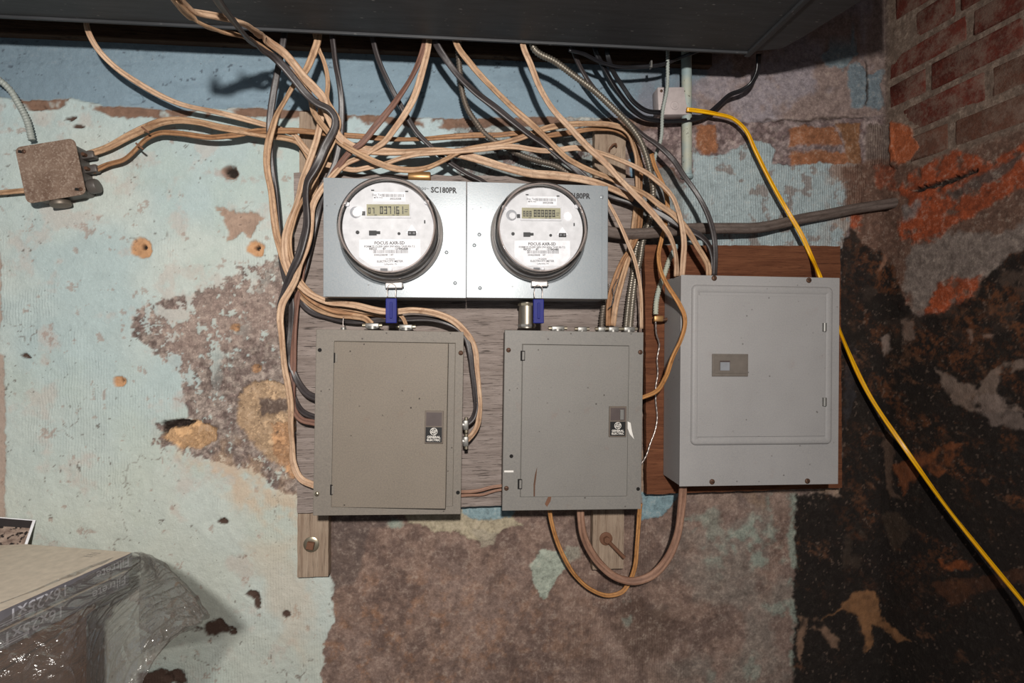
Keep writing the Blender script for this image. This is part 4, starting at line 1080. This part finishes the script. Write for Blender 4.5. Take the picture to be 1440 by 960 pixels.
# ------------------------------------------------------------------ cable clamps on the boxes
def clamp(px, py, off, label, wd=0.030, side=False):
    root = empty('cable_clamp', W(px, py, off), label, 'clamp', 'cable clamps on the boxes')
    if side: root.rotation_euler = (0, math.pi/2, 0)
    BM().box(-wd/2, wd/2, -0.009, 0.009, -0.006, 0.006, 0.0025).build('clamp_body', M['zinc'], root, True)
    BM().cyl((0,0,-0.004), (0,0,1), wd*0.42, 0.006, 16).build('locknut', M['zinc'], root, True)
    for s_ in (-1, 1):
        o = BM().cyl((s_*wd*0.55,-0.003,0.001), (s_,0,0), 0.0042, 0.010, 10).build('screw', M['screw_bright'], root, True)
for a in ((524,458,0.105,'steel cable clamp on top of the left box, left of the blue seal'),(571,460,0.105,'steel cable clamp on top of the left box, right of the blue seal'),
          (784,462,0.10,'empty steel cable clamp on top of the middle box, just right of the seal'),(818,463,0.10,'small empty clamp at the centre of the middle box top', 0.022),
          (846,463,0.095,'rusty clamp holding a short armoured cable on the middle box',0.02),(862,463,0.11,'clamp holding two tan cables on the middle box top',0.024),
          (884,463,0.10,'clamp holding two armoured cables at the right end of the middle box top',0.026)):
    clamp(*a)
clamp(655,597,0.11,'upper clamp on the right side of the left box',0.022,True)
clamp(655,620,0.11,'lower clamp on the right side of the left box',0.022,True)
o = empty('ground_screw', W(483,460,0.11), 'small screw lug with a wire stub on the left end of the left box top', 'screw')
BM().cyl((0,0,-0.004), (0,0,1), 0.006, 0.007, 12).build('lug', M['zinc'], o, True)
sweep('stub', [Vector((0,0,-0.002)), Vector((-0.001,0,0.01)), Vector((0,0,0.022))], M['wire'], 0.002, kind='round', parent=o, n=8, step=0.004)

# ------------------------------------------------------------------ cables
def cable(name, pts, offs, mat, w_, h_, kind, label, cat='cable', group=None, up=False, **kw):
    P = pts3(pts, offs)
    if up:      # runs on up to the joists behind the duct
        P = [Vector((P[0].x, P[0].y, 2.35)), P[0].lerp(Vector((P[0].x, P[0].y, 2.35)), 0.4)]+P
    o = sweep(name, P, M[mat], w_, h_, kind, **kw)
    return tag(o, label, cat, group)
flat = lambda pts, offs, mat, label, w_=0.0145, h_=0.0085, up=False, name='flat_cable': cable(name, pts, offs, mat, w_, h_, 'flat', label, 'cable', 'old flat cables', up)
# top-left twin bundle hanging in front of the duct
flat([(236,-60,.50),(250,0,.42),(268,15,.38),(300,22,.34),(330,28,.30),(352,39,.25),(379,60,.18),(401,76,.15),(414,91,.14),(427,108,.13),(445,127,.12),(455,139,.115),(458,152,.11),(466,172,.11),(477,192,.105),(495,206,.10),(516,211,.09),(540,213,.085),(562,214,.08),(612,212,.08),(644,216,.075),(680,226,.075),(716,237,.08),(747,244,.085),(785,247,.09),(838,257,.10),(862,266,.10),(890,279,.09)],[0,0],'tan_pale',
     'thick tan cable from the top left crossing over the duct, passing above both meters', 0.0185, 0.011)
flat([(232,-55,.50),(248,2,.42),(266,22,.38),(288,36,.34),(310,44,.30),(334,49,.27),(362,62,.20),(395,88,.15),(422,116,.12),(436,135,.105),(441,157,.10),(457,180,.095),(468,192,.095),(485,205,.105),(504,216,.11),(531,229,.115),(556,237,.115),(581,239,.11),(600,236,.10),(625,225,.09),(650,212,.085),(680,206,.085),(712,200,.09),(740,191,.09),(766,181,.085),(791,176,.08),(815,174,.075),(840,174,.07),(862,176,.07),(877,181,.07),(886,190,.07),(890,202,.07),(895,219,.07),(896,244,.065),(897,269,.06),(894,296,.06),(891,321,.065),(888,340,.085),(884,361,.10),(874,396,.11),(866,427,.11),(862,458,.11)],[0,0],'tan',
     'tan cable looping low over the left meter top, then down into the middle box', 0.0135, 0.0085)
flat([(131,241),(150,232),(175,224),(192,209),(205,196),(225,187),(245,187),(300,193),(330,190),(365,184),(382,184),(422,184),(450,187),(482,190),(510,192),(540,195),(562,196),(600,195),(637,192),(675,190),(697,190),(735,187),(769,190),(797,187),(840,181),(868,184),(888,197),(898,216),(901,236),(900,265),(901,300),(898,325),(890,345),(876,366),(864,396),(857,421),(855,458)],[.025,.03,.05,.065,.075,.06,.065,.06,.05,.055,.10,.11],'tan_brown',
     'lower tan cable leaving the left junction box, running right behind the bundle', 0.0125, 0.008)
flat([(124,217),(150,208),(180,192),(205,180),(225,172),(250,169),(280,172),(310,179),(340,184),(362,188),(385,192),(405,195),(420,200),(432,215),(441,236),(444,256),(436,282)],[.025,.03,.05,.06,.055,.06,.05],'tan',
     'upper, wider tan cable leaving the left junction box', 0.0165, 0.009)
flat([(124,44),(136,67),(156,89),(195,117),(250,145),(306,158),(350,169),(375,176),(390,180),(401,184),(414,189),(421,198),(430,210),(440,220),(448,226),(458,231),(472,234),(485,237),(497,239),(516,236),(540,231),(556,225),(587,217),(610,215),(650,212),(680,209),(712,206),(730,207),(747,210),(766,212),(785,211),(810,208),(825,210),(844,215),(869,224),(890,233),(912,245),(927,257),(937,266),(946,277),(952,291),(957,308),(960,324),(962,343),(961,362),(959,388)],[.10,.06,.045,.06,.075,.085,.09,.09,.085,.095,.10,.12,.13,.12],'tan_pale',
     'tan cable sloping from the top left edge across the wall to the right box', 0.0125, 0.0080, True)
flat([(448,48),(446,60),(440,77),(429,101),(411,123),(401,141),(390,160),(383,180),(377,204),(375,222),(376,241),(381,266),(385,301),(389,330),(394,350),(400,371),(407,388),(417,407),(430,422),(447,434),(472,442),(498,445),(514,448),(523,456)],[.11,.11,.10,.09,.08,.07,.07,.08,.10],'tan',
     'leftmost tan cable bowing out left of the bundle, ending in the left box top', 0.0150, 0.008, True)
flat([(443,50),(447,66),(455,85),(460,104),(461,122),(460,140),(468,154),(477,170),(471,195),(458,222),(446,247),(434,268),(421,290),(412,316),(408,332),(408,351),(412,370),(419,388),(430,404),(447,418),(468,429),(500,436),(540,441),(560,441),(567,447),(571,457)],[.11,.10,.10,.10,.09,.075,.075,.08,.10,.105],'tan',
     'thin tan cable arching right at the top, inside the left bundle', 0.0095, 0.007, True)
flat([(452,140),(451,170),(445,197),(440,212),(434,230),(425,254),(420,275),(415,292),(406,314),(401,332),(400,351),(402,367),(409,384),(420,399),(430,409),(443,417),(460,424),(485,427),(504,430),(520,434),(542,438),(559,438),(576,436),(595,437),(620,443),(639,452),(652,464),(662,477),(668,492),(670,519),(672,545),(674,577),(671,599),(664,611),(656,619)],[.085,.085,.08,.075,.09,.11,.12,.12,.10,.09,.10],'tan_pale',
     'long tan cable sweeping right over the left box and down its right side', 0.0150, 0.009)
flat([(603,60),(594,100),(580,142),(565,167),(552,185),(541,199),(528,208),(507,221),(485,231),(470,245),(457,260),(446,276),(439,292),(437,314),(435,332),(430,351),(422,370),(416,392),(406,411),(397,427),(394,445),(396,470),(398,495),(400,515),(406,547),(409,571),(409,597),(411,626),(413,652),(423,673),(444,683)],[.12,.11,.09,.085,.10,.11,.11,.11,.09,.07,.08],'tan_pale',
     'tan cable running from the duct down the whole left side of the left box', 0.0145, 0.0085, True)
flat([(598,58),(586,94),(557,142),(527,179),(510,200),(491,215),(476,234),(462,256),(452,280),(445,301),(440,320),(434,340),(427,370),(422,400),(417,426),(415,451),(413,489),(412,520),(411,549),(413,575),(421,588),(446,595)],[.12,.11,.10,.075,.075,.075,.07,.065,.07,.09],'brown',
     'dull brown cable coming down between the left strip and socket into the left box side', 0.0140, 0.0085, True)
flat([(642,62),(662,90),(694,125),(725,155),(750,177),(765,191),(784,210),(797,222),(810,230),(838,243),(856,250),(877,260),(895,267),(912,276),(927,288),(946,301),(960,315),(971,330),(981,347),(989,360),(996,374),(997,388)],[.13,.12,.105,.09,.10,.11,.12,.13,.12],'tan',
     'straight tan cable sloping down right from the duct to the right box top', 0.0135, 0.0085, True)
flat([(736,66),(746,90),(758,121),(777,153),(800,178),(830,210),(852,230),(870,250),(890,271),(910,291),(927,311),(941,330),(948,348),(951,366),(951,388)],[.14,.13,.13,.13,.14,.14,.12],'tan_pale',
     'foremost straight tan cable sloping from the duct past the right socket corner', 0.0140, 0.0085, True)
flat([(846,268),(856,286),(866,304),(876,325),(886,349),(891,361),(897,384),(901,409),(902,435),(902,462)],[.10,.12,.13,.12,.11,.10],'tan_pale',
     'thin tan cable from the right socket down to the middle box right corner', 0.0085, 0.0065)
flat([(916,216),(920,232),(928,250),(936,270),(939,295),(935,318),(930,338),(926,359),(930,384),(939,402),(955,427),(963,446),(963,458),(958,476),(946,502),(936,530),(923,550),(900,560)],[.08,.07,.08,.10,.13,.165,.17,.15,.10],'tan_orange',
     'tan cable curving over the left edge of the right box back to the middle box', 0.0105, 0.008)
flat([(772,708),(774,726),(779,747),(791,779),(810,810),(832,829),(858,837),(876,831),(885,818),(892,800),(896,763),(899,722),(900,708)],[.09,.08,.06,.05,.05,.06,.08],'tan_orange',
     'thin orange-tan cable looping under the middle box', 0.0105, 0.0075)
flat([(816,708),(817,730),(820,750),(828,770),(844,793),(866,811),(891,817),(916,809),(938,786),(952,754),(958,716),(961,675)],[.10,.09,.08,.08,.09,.10,.11],'dusk',
     'thick dusky cable looping from the middle box up to the right box', 0.0185, 0.014)
flat([(-40,276),(0,271),(34,268)],[.025,.025],'tan', 'short tan cable entering the left junction box from the picture edge', 0.0130, 0.008)
flat([(640,691),(660,691),(676,689),(690,685),(714,682)],[.07,.07],'dusk', 'upper of two thin cables between the left and middle boxes', 0.0075, 0.006)
flat([(640,697),(660,696),(680,695),(695,690),(714,687)],[.06,.06],'dusk', 'lower of two thin cables between the left and middle boxes', 0.0065, 0.006)
flat([(430,268),(436,300),(434,330),(424,362),(418,392),(428,412),(446,426),(470,436),(498,439),(530,441),(548,446),(560,452)],[.075,.075,.085,.085,.08],'tan_brown',
     'brown-stained tan cable at the back of the bundle over the left box', 0.0150, 0.008)
# black cables
blk = lambda pts, offs, label, w_=0.0135, mat='black', up=False, h_=0.009: cable('black_cable', pts, offs, mat, w_, h_, 'flat', label, 'cable', 'black cables', up)
blk([(284,-55,.48),(306,0,.40),(323,23,.35),(345,50,.28),(370,71,.20),(388,83,.17),(402,97,.16),(416,114,.15),(430,131,.14),(447,146,.135),(462,153,.13),(471,165,.125),(471,178,.12),(464,193,.12),(457,206,.12),(450,222,.12),(442,238,.12),(432,256,.12),(430,276,.12),(431,295,.12),(431,317,.12),(426,340,.12),(420,360,.12),(411,380,.115),(405,395,.10),(400,411,.09),(395,430,.08),(396,452,.07),(400,477,.065),(409,513,.065),(421,540,.07),(433,554,.08),(447,560,.09)],[0,0],
    'long black cable hanging over the tan twins and down to the left box', 0.0165, 'black', False, 0.010)
blk([(400,44),(392,92),(384,135),(379,177),(380,205),(382,235),(386,265),(392,320),(394,347),(397,372),(401,390),(407,407),(410,424),(409,457),(406,489),(406,530),(413,559),(425,578),(447,588)],[.11,.10,.08,.06,.055,.06,.07,.065,.06,.09],
    'black cable dropping straight behind the leftmost tan cable', 0.0140, 'black', True)
blk([(467,50),(469,66),(472,90),(477,116),(480,140),(480,172),(476,210),(470,232),(460,254),(450,285),(442,320),(436,350),(430,376),(422,404),(424,425),(436,437),(460,445),(485,451),(510,452),(540,449),(570,449),(607,449),(626,453),(645,462),(656,476),(661,495),(664,519),(668,552),(669,577),(664,590),(656,596)],[.12,.11,.09,.08,.075,.07,.065,.07,.09,.10,.10,.09,.10],
    'black cable right of the left strip, continuing over the left box top', 0.0130, 'black', True)
blk([(524,52),(532,83),(548,119),(569,158),(587,187),(606,206),(621,220),(637,232),(656,244),(680,256),(700,275)],[.11,.09,.07,.07,.06],
    'black cable sloping right from the duct to behind the right socket', 0.0120, 'black', True)
blk([(613,60),(627,83),(648,110),(669,130),(698,152),(725,174),(747,191),(770,206),(787,219),(804,233),(820,247),(838,262),(860,275),(884,282),(902,289),(927,300),(946,311),(965,322),(984,331),(997,345),(1002,362),(1002,388)],[.12,.11,.10,.09,.085,.08,.09,.11,.12,.12],
    'wide black cable sloping across behind the two straight tan cables', 0.0155, 'black', True)
blk([(806,70),(812,86),(825,110),(845,136),(868,158),(890,177),(906,191),(925,204),(947,225),(961,246),(977,268),(990,290),(1000,315),(1005,340),(1006,362),(1005,388)],[.10,.07,.06,.07,.09,.11,.12,.13,.12],
    'black cable curving right past the painted pipe down to the right box', 0.0120, 'black', True)
blk([(838,72),(850,96),(871,131),(888,152),(905,165),(930,170),(955,170),(979,167),(993,162),(1010,148),(1027,133),(1043,127),(1055,119),(1064,104),(1067,76)],[.10,.06,.035,.035,.04,.05,.08],
    'black cable sagging in a loop behind the painted pipe and up again', 0.0120, 'black_shiny', True)
blk([(855,80),(862,100),(876,122),(893,145),(910,156),(930,158)],[.10,.07,.05,.045], 'shiny black cable curving into the pale junction box', 0.0110, 'black_shiny', True)
blk([(800,70),(819,75),(846,88),(862,93),(902,94),(933,90),(954,82),(975,74),(1000,64)],[.13,.10,.09,.09,.11], 'black cable strung level just under the duct at right', 0.0085, 'black_shiny', False, 0.0085)
cable('grey_service_cable', [(846,324),(856,326),(881,329),(909,328),(934,326),(965,322),(1020,321),(1068,320),(1100,314),(1131,307),(1160,302),(1200,294),(1260,285),(1296,279)], [.085,.085,.075,.055,.03,.02,.03], 'grey_cable', 0.0270, 0.0270, 'round', 'thick grey-brown service cable running right from the right socket to the wall corner', n=16)
cable('yellow_cable', [(966,154),(975,155),(1006,160),(1031,167),(1047,181),(1062,211),(1077,242),(1093,272),(1110,301),(1127,330),(1141,361),(1152,386,.10),(1166,425,.075),(1180,463,.05),(1224,558,.05),(1273,631,.088),(1332,714,.195),(1382,777,.275),(1440,848,.365),(1500,925,.47)], [.05,.04,.04,.05,.06,.08,.10,.10], 'yellow', 0.0105, 0.0085, 'flat', 'bright yellow cable running from the pale junction box down across the right corner')
arm = lambda pts, offs, label, w_=0.0125, mat='armor', up=False: cable('armoured_cable', pts, offs, mat, w_, None, 'armor', label, 'cable', 'armoured cables', up)
arm([(645,78),(647,104),(650,129),(657,152),(671,174),(679,185),(692,196),(715,209),(735,219),(760,227),(779,232),(797,242),(815,254)],[.10,.08,.065,.06,.055,.05], 'armoured cable dropping from the duct and bending right above the right meter', 0.0130, 'armor_dark', True)
arm([(752,70),(781,87),(808,107),(835,127),(860,150),(887,178),(900,197),(909,220),(914,240),(918,262),(918,280),(914,308),(904,340),(900,365),(894,390),(890,420),(886,460)],[.13,.12,.11,.10,.095,.085,.07,.07,.08,.10], 'bright armoured cable sloping from the duct down to the middle box', 0.0140, 'armor', True)
arm([(922,286),(916,305),(906,322),(896,345),(890,384),(885,415),(880,460)],[.06,.05,.06,.08,.10], 'armoured cable left of the bright one, entering the middle box', 0.0120, 'armor')
arm([(852,400),(850,425),(847,445),(846,460)],[.07,.09,.095], 'short armoured cable below the right socket corner', 0.0130, 'armor_dark')
arm([(939,88),(938,125),(932,156),(929,198),(921,222),(919,240)],[.09,.07,.055,.05], 'slim whitish armoured cable hanging in front of the pale junction box', 0.0085, 'armor_paint', True)
arm([(-40,94),(-20,100),(0,113),(14,126),(25,144),(37,167),(45,197)],[.05,.04,.03,.03], 'grey flexible armoured cable entering the top of the left junction box', 0.0130, 'armor_paint')
arm([(952,345),(941,366),(935,384),(928,402),(923,424),(922,442)],[.06,.065,.07,.075], 'blue-painted armoured ground cable beside the right box', 0.0120, 'pipe')
gc = empty('ground_clamp', W(925,448,.075), 'small corroded ground clamp at the end of the painted armoured cable', 'clamp')
BM().box(-0.010, 0.012, -0.006, 0.006, -0.007, 0.007, 0.002).build('clamp_body', M['bronze'], gc, True)
BM().cyl((0.016,-0.002,-0.002), (1,0,0.2), 0.004, 0.012, 10).build('screw', M['screw'], gc, True)
cable('bare_wire', [(922,452),(923,470),(927,483),(924,505),(925,525),(922,545),(922,562),(924,590),(921,606),(915,622),(908,642),(896,660)], [.075,.06,.055,.055,.06,.08], 'wire', 0.0042, 0.0042, 'armor', 'bare twisted ground wire hanging between the middle and right boxes', 'wire', pitch=0.012)
cable('thin_wire', [(855,434),(860,430),(863,424),(862,404),(868,392)], [.125,.125], 'black', 0.0018, 0.0018, 'round', 'hair-thin dark tie wire round the two tan cables above the middle box', 'wire', n=8)
# cable ties / straps on junction cables
for (px, py, a) in ((205,183,0.7),(197,206,0.7)):
    o = BM().box(-0.010, 0.010, -0.004, 0.0, -0.0018, 0.0018, 0.0005).build('cable_staple', M['rust'])
    o.location = W(px, py, 0.062 if py < 190 else 0.056); o.rotation_euler = (0, a, 0)
    tag(o, 'rusty staple over the %s tan cable of the left junction box' % ('upper' if py < 190 else 'lower'), 'staple')
o = BM().box(-0.002, 0.002, -0.012, 0.0, -0.008, 0.008, 0.0006).build('cable_staple', M['zinc']); o.location = W(914,93,.085)
tag(o, 'bright staple on the level black cable under the duct', 'staple')

# ------------------------------------------------------------------ painted pipe, junction boxes
c0 = W(965, 84, 0.05); c1 = W(966, 247, 0.012)
pp = empty('painted_pipe', c1, 'blue-grey painted vertical pipe stub with peeling paint beside the pale junction box', 'pipe')
ax = (Vector((c0.x, c0.y, 2.30))-c1)
BM().cyl(ax/2, ax, 0.0125, ax.length, 28).build('pipe', M['pipe'], pp, True)
BM().lathe([(0.0125,0.004),(0.0150,0.002),(0.016,-0.004),(0.012,-0.008),(0,-0.008)], (0,0,0), ax, 24).build('plaster_collar', M['pipe'], pp, True)

p = Panel('junction_box', (926,124),(968,120),(970,161),(925,161), 0.040, 'small pale junction box partly hidden by the painted pipe', 'junction box')
BM().box(-p.w/2, p.w/2, 0.0, 0.038, -p.h/2, p.h/2, 0.003).build('box_body', M['jbox2'], p.o, True)
x, z = p.l(949, 148)
BM().lathe([(0.0115,0),(0.0110,0.0012),(0.0095,0.0012),(0.009,0)], (x,0,z), (0,-1,0), 24).build('knockout', M['jbox2'], p.o, True)
BM().lathe([(0.006,0),(0.0055,0.001),(0,0.001)], (x,0,z), (0,-1,0), 20).build('knockout', M['jbox2'], p.o, True)
x, z = p.l(930, 128); screw(p.o, x, 0, z, 0.0035)

jb = Panel('junction_box', (19,207),(104,196),(124,275),(41,284), 0.052, 'rusty square junction box on the wall at the left edge with cables on both sides', 'junction box')
ca, sa = jb.w/2, jb.h/2
jb.o.rotation_euler = (0, -jb.a, 0)
b = BM()
pts = []
for k in range(4):
    sx_, sz_ = ((1,1),(-1,1),(-1,-1),(1,-1))[k]
    for j in range(5):
        a = math.radians(k*90+j*22.5); r = 0.012
        pts.append((sx_*(ca-r)+r*math.cos(a), sz_*(sa-r)+r*math.sin(a)))
b.prism(pts, -0.0022, 0.0).build('cover', M['rustbox'], jb.o)
b = BM(); b.prism([(x*0.90, z*0.90) for x, z in pts], 0.0002, 0.050).build('box_body', M['meter_dark'], jb.o)
for (sx_, sz_) in ((-1,1),(1,-1)):
    o = BM().box(-0.008, 0.006, -0.0006, 0.0003, -0.003, 0.003).build('screw_slot', M['hole'], jb.o); o.location = (sx_*(ca-0.013), -0.0023, sz_*(sa-0.012)); o.rotation_euler = (0, 0.3, 0)
    screw(jb.o, sx_*(ca-0.013)+0.004, -0.0022, sz_*(sa-0.012), 0.0042)
for (lz, r) in ((0.032,0.010),(0.0,0.010)):
    o = BM().box(ca*0.88, ca*0.88+0.028, 0.018, 0.036, lz-0.009, lz+0.009, 0.004).build('side_clamp', M['meter_dark'], jb.o, True)
    BM().cyl((ca*0.88+0.012, 0.014, lz-0.002), (0,-1,0), 0.004, 0.012, 10).build('screw', M['screw'], jb.o, True)
o = BM().cyl((ca*0.90+0.012, 0.022, -0.040), (1,0,0), 0.016, 0.020, 20, bev=0.004).build('knockout_plug', M['meter_dark'], jb.o, True)
o = BM().cyl((-0.008, 0.02, -sa*0.90-0.010), (0,0,1), 0.020, 0.012, 20, bev=0.003).build('bottom_connector', M['armor_dark'], jb.o, True)
o = BM().cyl((-0.024, 0.025, sa*0.90+0.006), (0,0,1), 0.011, 0.016, 16, bev=0.002).build('top_connector', M['armor_dark'], jb.o, True)

# ------------------------------------------------------------------ photo print leaning at the left
def print_card():
    root = empty('photo_print', W(20, 768, 0.03), 'small dark photographic print with white border leaning at the left edge', 'photograph')
    q = [W(-60,722,0.010), W(50,731,0.012), W(37,769,0.045), W(-60,766,0.045)]
    o0 = root.location
    n = ((q[1]-q[0]).cross(q[3]-q[0])).normalized(); n = -n if n.y > 0 else n
    mk = lambda s, d: [c_.lerp((q[0]+q[1]+q[2]+q[3])/4, s)-o0+n*d for c_ in q]
    A = mk(0, 0); B_ = mk(0, -0.0012)
    mesh('paper', A+B_, [[0,1,2,3],[7,6,5,4],[0,4,5,1],[1,5,6,2],[2,6,7,3],[3,7,4,0]], M['label'], root)
    t = NT('print_image'); co = t.coords()
    a = t.ramp(t.noise(t.coords('Object', (30, 30, 60)), 1.4, 5, 0.7), 0.3, 0.7, srgb(92,74,66), srgb(176,156,142))
    v = t.ramp(t.noise(co, 90, 3), 0.55, 0.6)
    A2 = mk(0.07, 0.0008)
    mesh('image', A2, [[0,1,2,3]], t.fin(t.mix(v, a, srgb(40,34,32)), 0.35), root)
    top = [A2[0], A2[1], A2[1].lerp(A2[2], 0.30), A2[0].lerp(A2[3], 0.30)]
    mesh('image_dark_band', [v_+n*0.0004 for v_ in top], [[0,1,2,3]], M['hole2'], root)
M['hole2'] = m_plain('dark_print', srgb(52,46,46), 0.4)
print_card()

# ------------------------------------------------------------------ furnace filters in plastic wrap
HT = -0.45
def filt(dz, shift, label, texts):
    c = CZ(185, 777, 0.45/((777-480)/F)); c.z = EYE+HT-dz
    e1 = Vector((-0.985, 0.17, 0)); e2 = Vector((-0.17, -0.985, 0))
    R_ = Matrix.Rotation(-YAW, 3, 'Z'); e1 = R_ @ e1; e2 = R_ @ e2
    c = c+e2*shift[1]-e1*shift[0]
    ang = math.atan2((-e1).y, (-e1).x)
    root = empty('furnace_filter', c, label, 'filter', 'furnace filters', (0, 0, ang))
    # local: -x along the back edge, -y toward the camera
    Wd, Ln, Th = 0.40, 0.62, 0.030
    bw = 0.035
    b = BM()
    b.box(-Wd, -Wd+bw, -Ln, 0, -Th, 0, 0.001); b.box(-bw, 0, -Ln, 0, -Th, 0, 0.001); b.box(-Wd+bw, -bw, -bw, 0, -Th, 0, 0.001); b.box(-Wd+bw, -bw, -Ln, -Ln+bw, -Th, 0, 0.001)
    b.build('card_frame', M['card'], root)
    V = []; n = 60
    for i in range(n+1):
        y = -bw-(Ln-2*bw)*i/n; z = -0.002 if i % 2 else -0.016
        V += [(-Wd+bw, y, z), (-bw, y, z)]
    mesh('pleated_media', V, [[2*i, 2*i+1, 2*i+3, 2*i+2] for i in range(n)], M['pleats'], root)
    BM().box(0.0002, 0.0012, -Ln, 0, -Th, 0).build('side_band', M['card_grey'], root)
    for k in range(2):
        BM().box(0.0012, 0.0016, -Ln, -0.20, -Th+0.004+k*0.004, -Th+0.0055+k*0.004).build('stripe', M['card_print'], root)
    for s, y, sz in texts:
        text_mesh('lettering', s, sz, M['card_print'], root, (0.0018, y, -Th*0.45), (math.pi/2, math.pi, math.pi/2), bold=0.0003)
    if dz == 0:
        V = [(-Wd, -Ln, 0.0008), (-0.0, -Ln, 0.0008), (-0.0, 0, 0.0008), (-Wd, 0, 0.0008)]
        BM().box(-Wd, 0, -Ln, 0, 0.0004, 0.0012).build('top_card', M['card'], root)
        for k in range(4):
            text_mesh('lettering', 'Lorem' if False else '||| || |||| ||', 0.006, M['greyink'], root, (-0.07-0.0*k, -0.018-0.009*k, 0.0016), (0, 0, math.pi)) if k < 3 else None
    return root
filt(0.0, (0,0), 'upper flat furnace filter in plastic wrap, showing its cream top', [('Filtrete', -0.045, 0.026), ('16x25x1', -0.19, 0.030), ('Filtrete', -0.34, 0.026), ('16x25x1', -0.49, 0.030)])
filt(0.033, (0.004,0.012), 'lower flat furnace filter beneath the cream topped one', [('Filtrete', -0.045, 0.026), ('16x25x1', -0.19, 0.030), ('Filtrete', -0.34, 0.026), ('16x25x1', -0.49, 0.030)])
# crate that carries them
cc = CZ(185, 777, 0.45/((777-480)/F))
root = empty('wooden_crate', (cc.x-0.25, cc.y-0.33, 0), 'dark wooden crate stack under the wrapped filters at lower left', 'crate', None, (0,0,-YAW))
topz = EYE+HT-0.033-0.033
BM().box(-0.24, 0.19, -0.30, 0.27, 0.0, topz-0.022, 0.004).build('crate_body', M['crate'], root)
BM().box(-0.25, 0.20, -0.31, 0.28, topz-0.020, topz, 0.003).build('crate_lid', M['crate'], root)
# plastic wrap
def bag():
    rows = [  # each row: (px, py, depth)
        [(-30,858,.90),(40,832,.965),(86,812,1.02),(140,790,1.09),(188,776,1.145),(216,784,1.02),(262,822,.88),(288,862,.81)],
        [(-30,884,.88),(40,860,.93),(92,842,.98),(146,820,1.03),(200,802,1.05),(228,808,.93),(266,836,.83),(287,864,.80)],
        [(-30,915,.85),(40,893,.88),(100,872,.92),(152,850,.90),(204,836,.86),(236,842,.82),(268,854,.80),(284,869,.79)],
        [(-30,950,.83),(40,930,.86),(100,915,.88),(156,895,.80),(206,880,.77),(238,876,.76),(264,874,.77),(280,876,.78)],
        [(-30,995,.83),(40,985,.85),(100,968,.86),(158,948,.74),(204,926,.72),(226,912,.73),(246,896,.75),(262,886,.77)],
        [(-30,1080,.84),(40,1070,.85),(100,1040,.86),(150,1010,.70),(190,980,.70),(206,950,.71),(222,922,.73),(238,900,.76)]]
    G = np.array([[list(CZ(*p)) for p in r] for r in rows])
    nu, nv = 110, 90
    u = np.linspace(0, G.shape[1]-1, nu); v = np.linspace(0, G.shape[0]-1, nv)
    def interp(A, t):       # catmull along axis 0
        out = []
        n = A.shape[0]
        for s in t:
            i = min(int(s), n-2); f = s-i
            p0, p1, p2, p3 = A[max(i-1,0)], A[i], A[i+1], A[min(i+2,n-1)]
            out.append(0.5*((2*p1)+(-p0+p2)*f+(2*p0-5*p1+4*p2-p3)*f*f+(-p0+3*p1-3*p2+p3)*f**3))
        return np.array(out)
    A = interp(G, v); A = interp(A.transpose(1,0,2), u).transpose(1,0,2)
    UU, VV = np.meshgrid(np.linspace(0,1,nu), np.linspace(0,1,nv))
    r1 = np.abs(fbm(UU*100+VV*30, VV*100, 22, 3, 31)-0.5)*2; r2 = np.abs(fbm(UU*100, VV*100-UU*50, 11, 3, 32)-0.5)*2
    d = (r1*0.022+r2*0.010-0.010)*np.clip(UU*2.2, 0.15, 1)
    A[..., 0] += d*0.7; A[..., 1] += -d*0.6; A[..., 2] += d*0.35
    V = A.reshape(-1, 3)
    Fc = [[j*nu+i, j*nu+i+1, (j+1)*nu+i+1, (j+1)*nu+i] for j in range(nv-1) for i in range(nu-1)]
    root = empty('plastic_wrap', Vector(A[0, nu//2]), 'crumpled clear plastic wrap hanging off the furnace filters at lower left', 'plastic wrap')
    V = V-np.array(root.location)
    mesh('loose_film', V, Fc, M['plastic_bag'], root)
    # flat sheet over the top
    q = [CZ(188,775,1.158), CZ(-60,763,1.21), CZ(-60,873,.86), CZ(-30,858,.90)]
    for k in q: k.z = EYE+HT+0.004
    # back fold hanging toward the wall
    rowsb = [[(188,776,1.145),(216,784,1.02),(262,822,.88),(288,862,.81)],[(192,800,1.17),(220,812,1.12),(262,842,1.0),(286,868,.83)],[(194,850,1.18),(222,860,1.12),(256,868,1.03),(280,878,.91)],[(196,920,1.16),(214,908,1.10),(236,898,1.0),(256,888,.90)]]
    G2 = np.array([[list(CZ(*p_)) for p_ in r] for r in rowsb]); A2 = interp(G2, np.linspace(0,3,30)); A2 = interp(A2.transpose(1,0,2), np.linspace(0,3,30)).transpose(1,0,2)
    UU, VV = np.meshgrid(np.linspace(0,1,30), np.linspace(0,1,30)); d = (np.abs(fbm(UU*40, VV*40, 8, 3, 33)-0.5)*0.03)
    A2[..., 0] += d; V2 = A2.reshape(-1,3)-np.array(root.location)
    mesh('back_film', V2, [[j*30+i, j*30+i+1, (j+1)*30+i+1, (j+1)*30+i] for j in range(29) for i in range(29)], M['plastic_bag'], root)
bag()
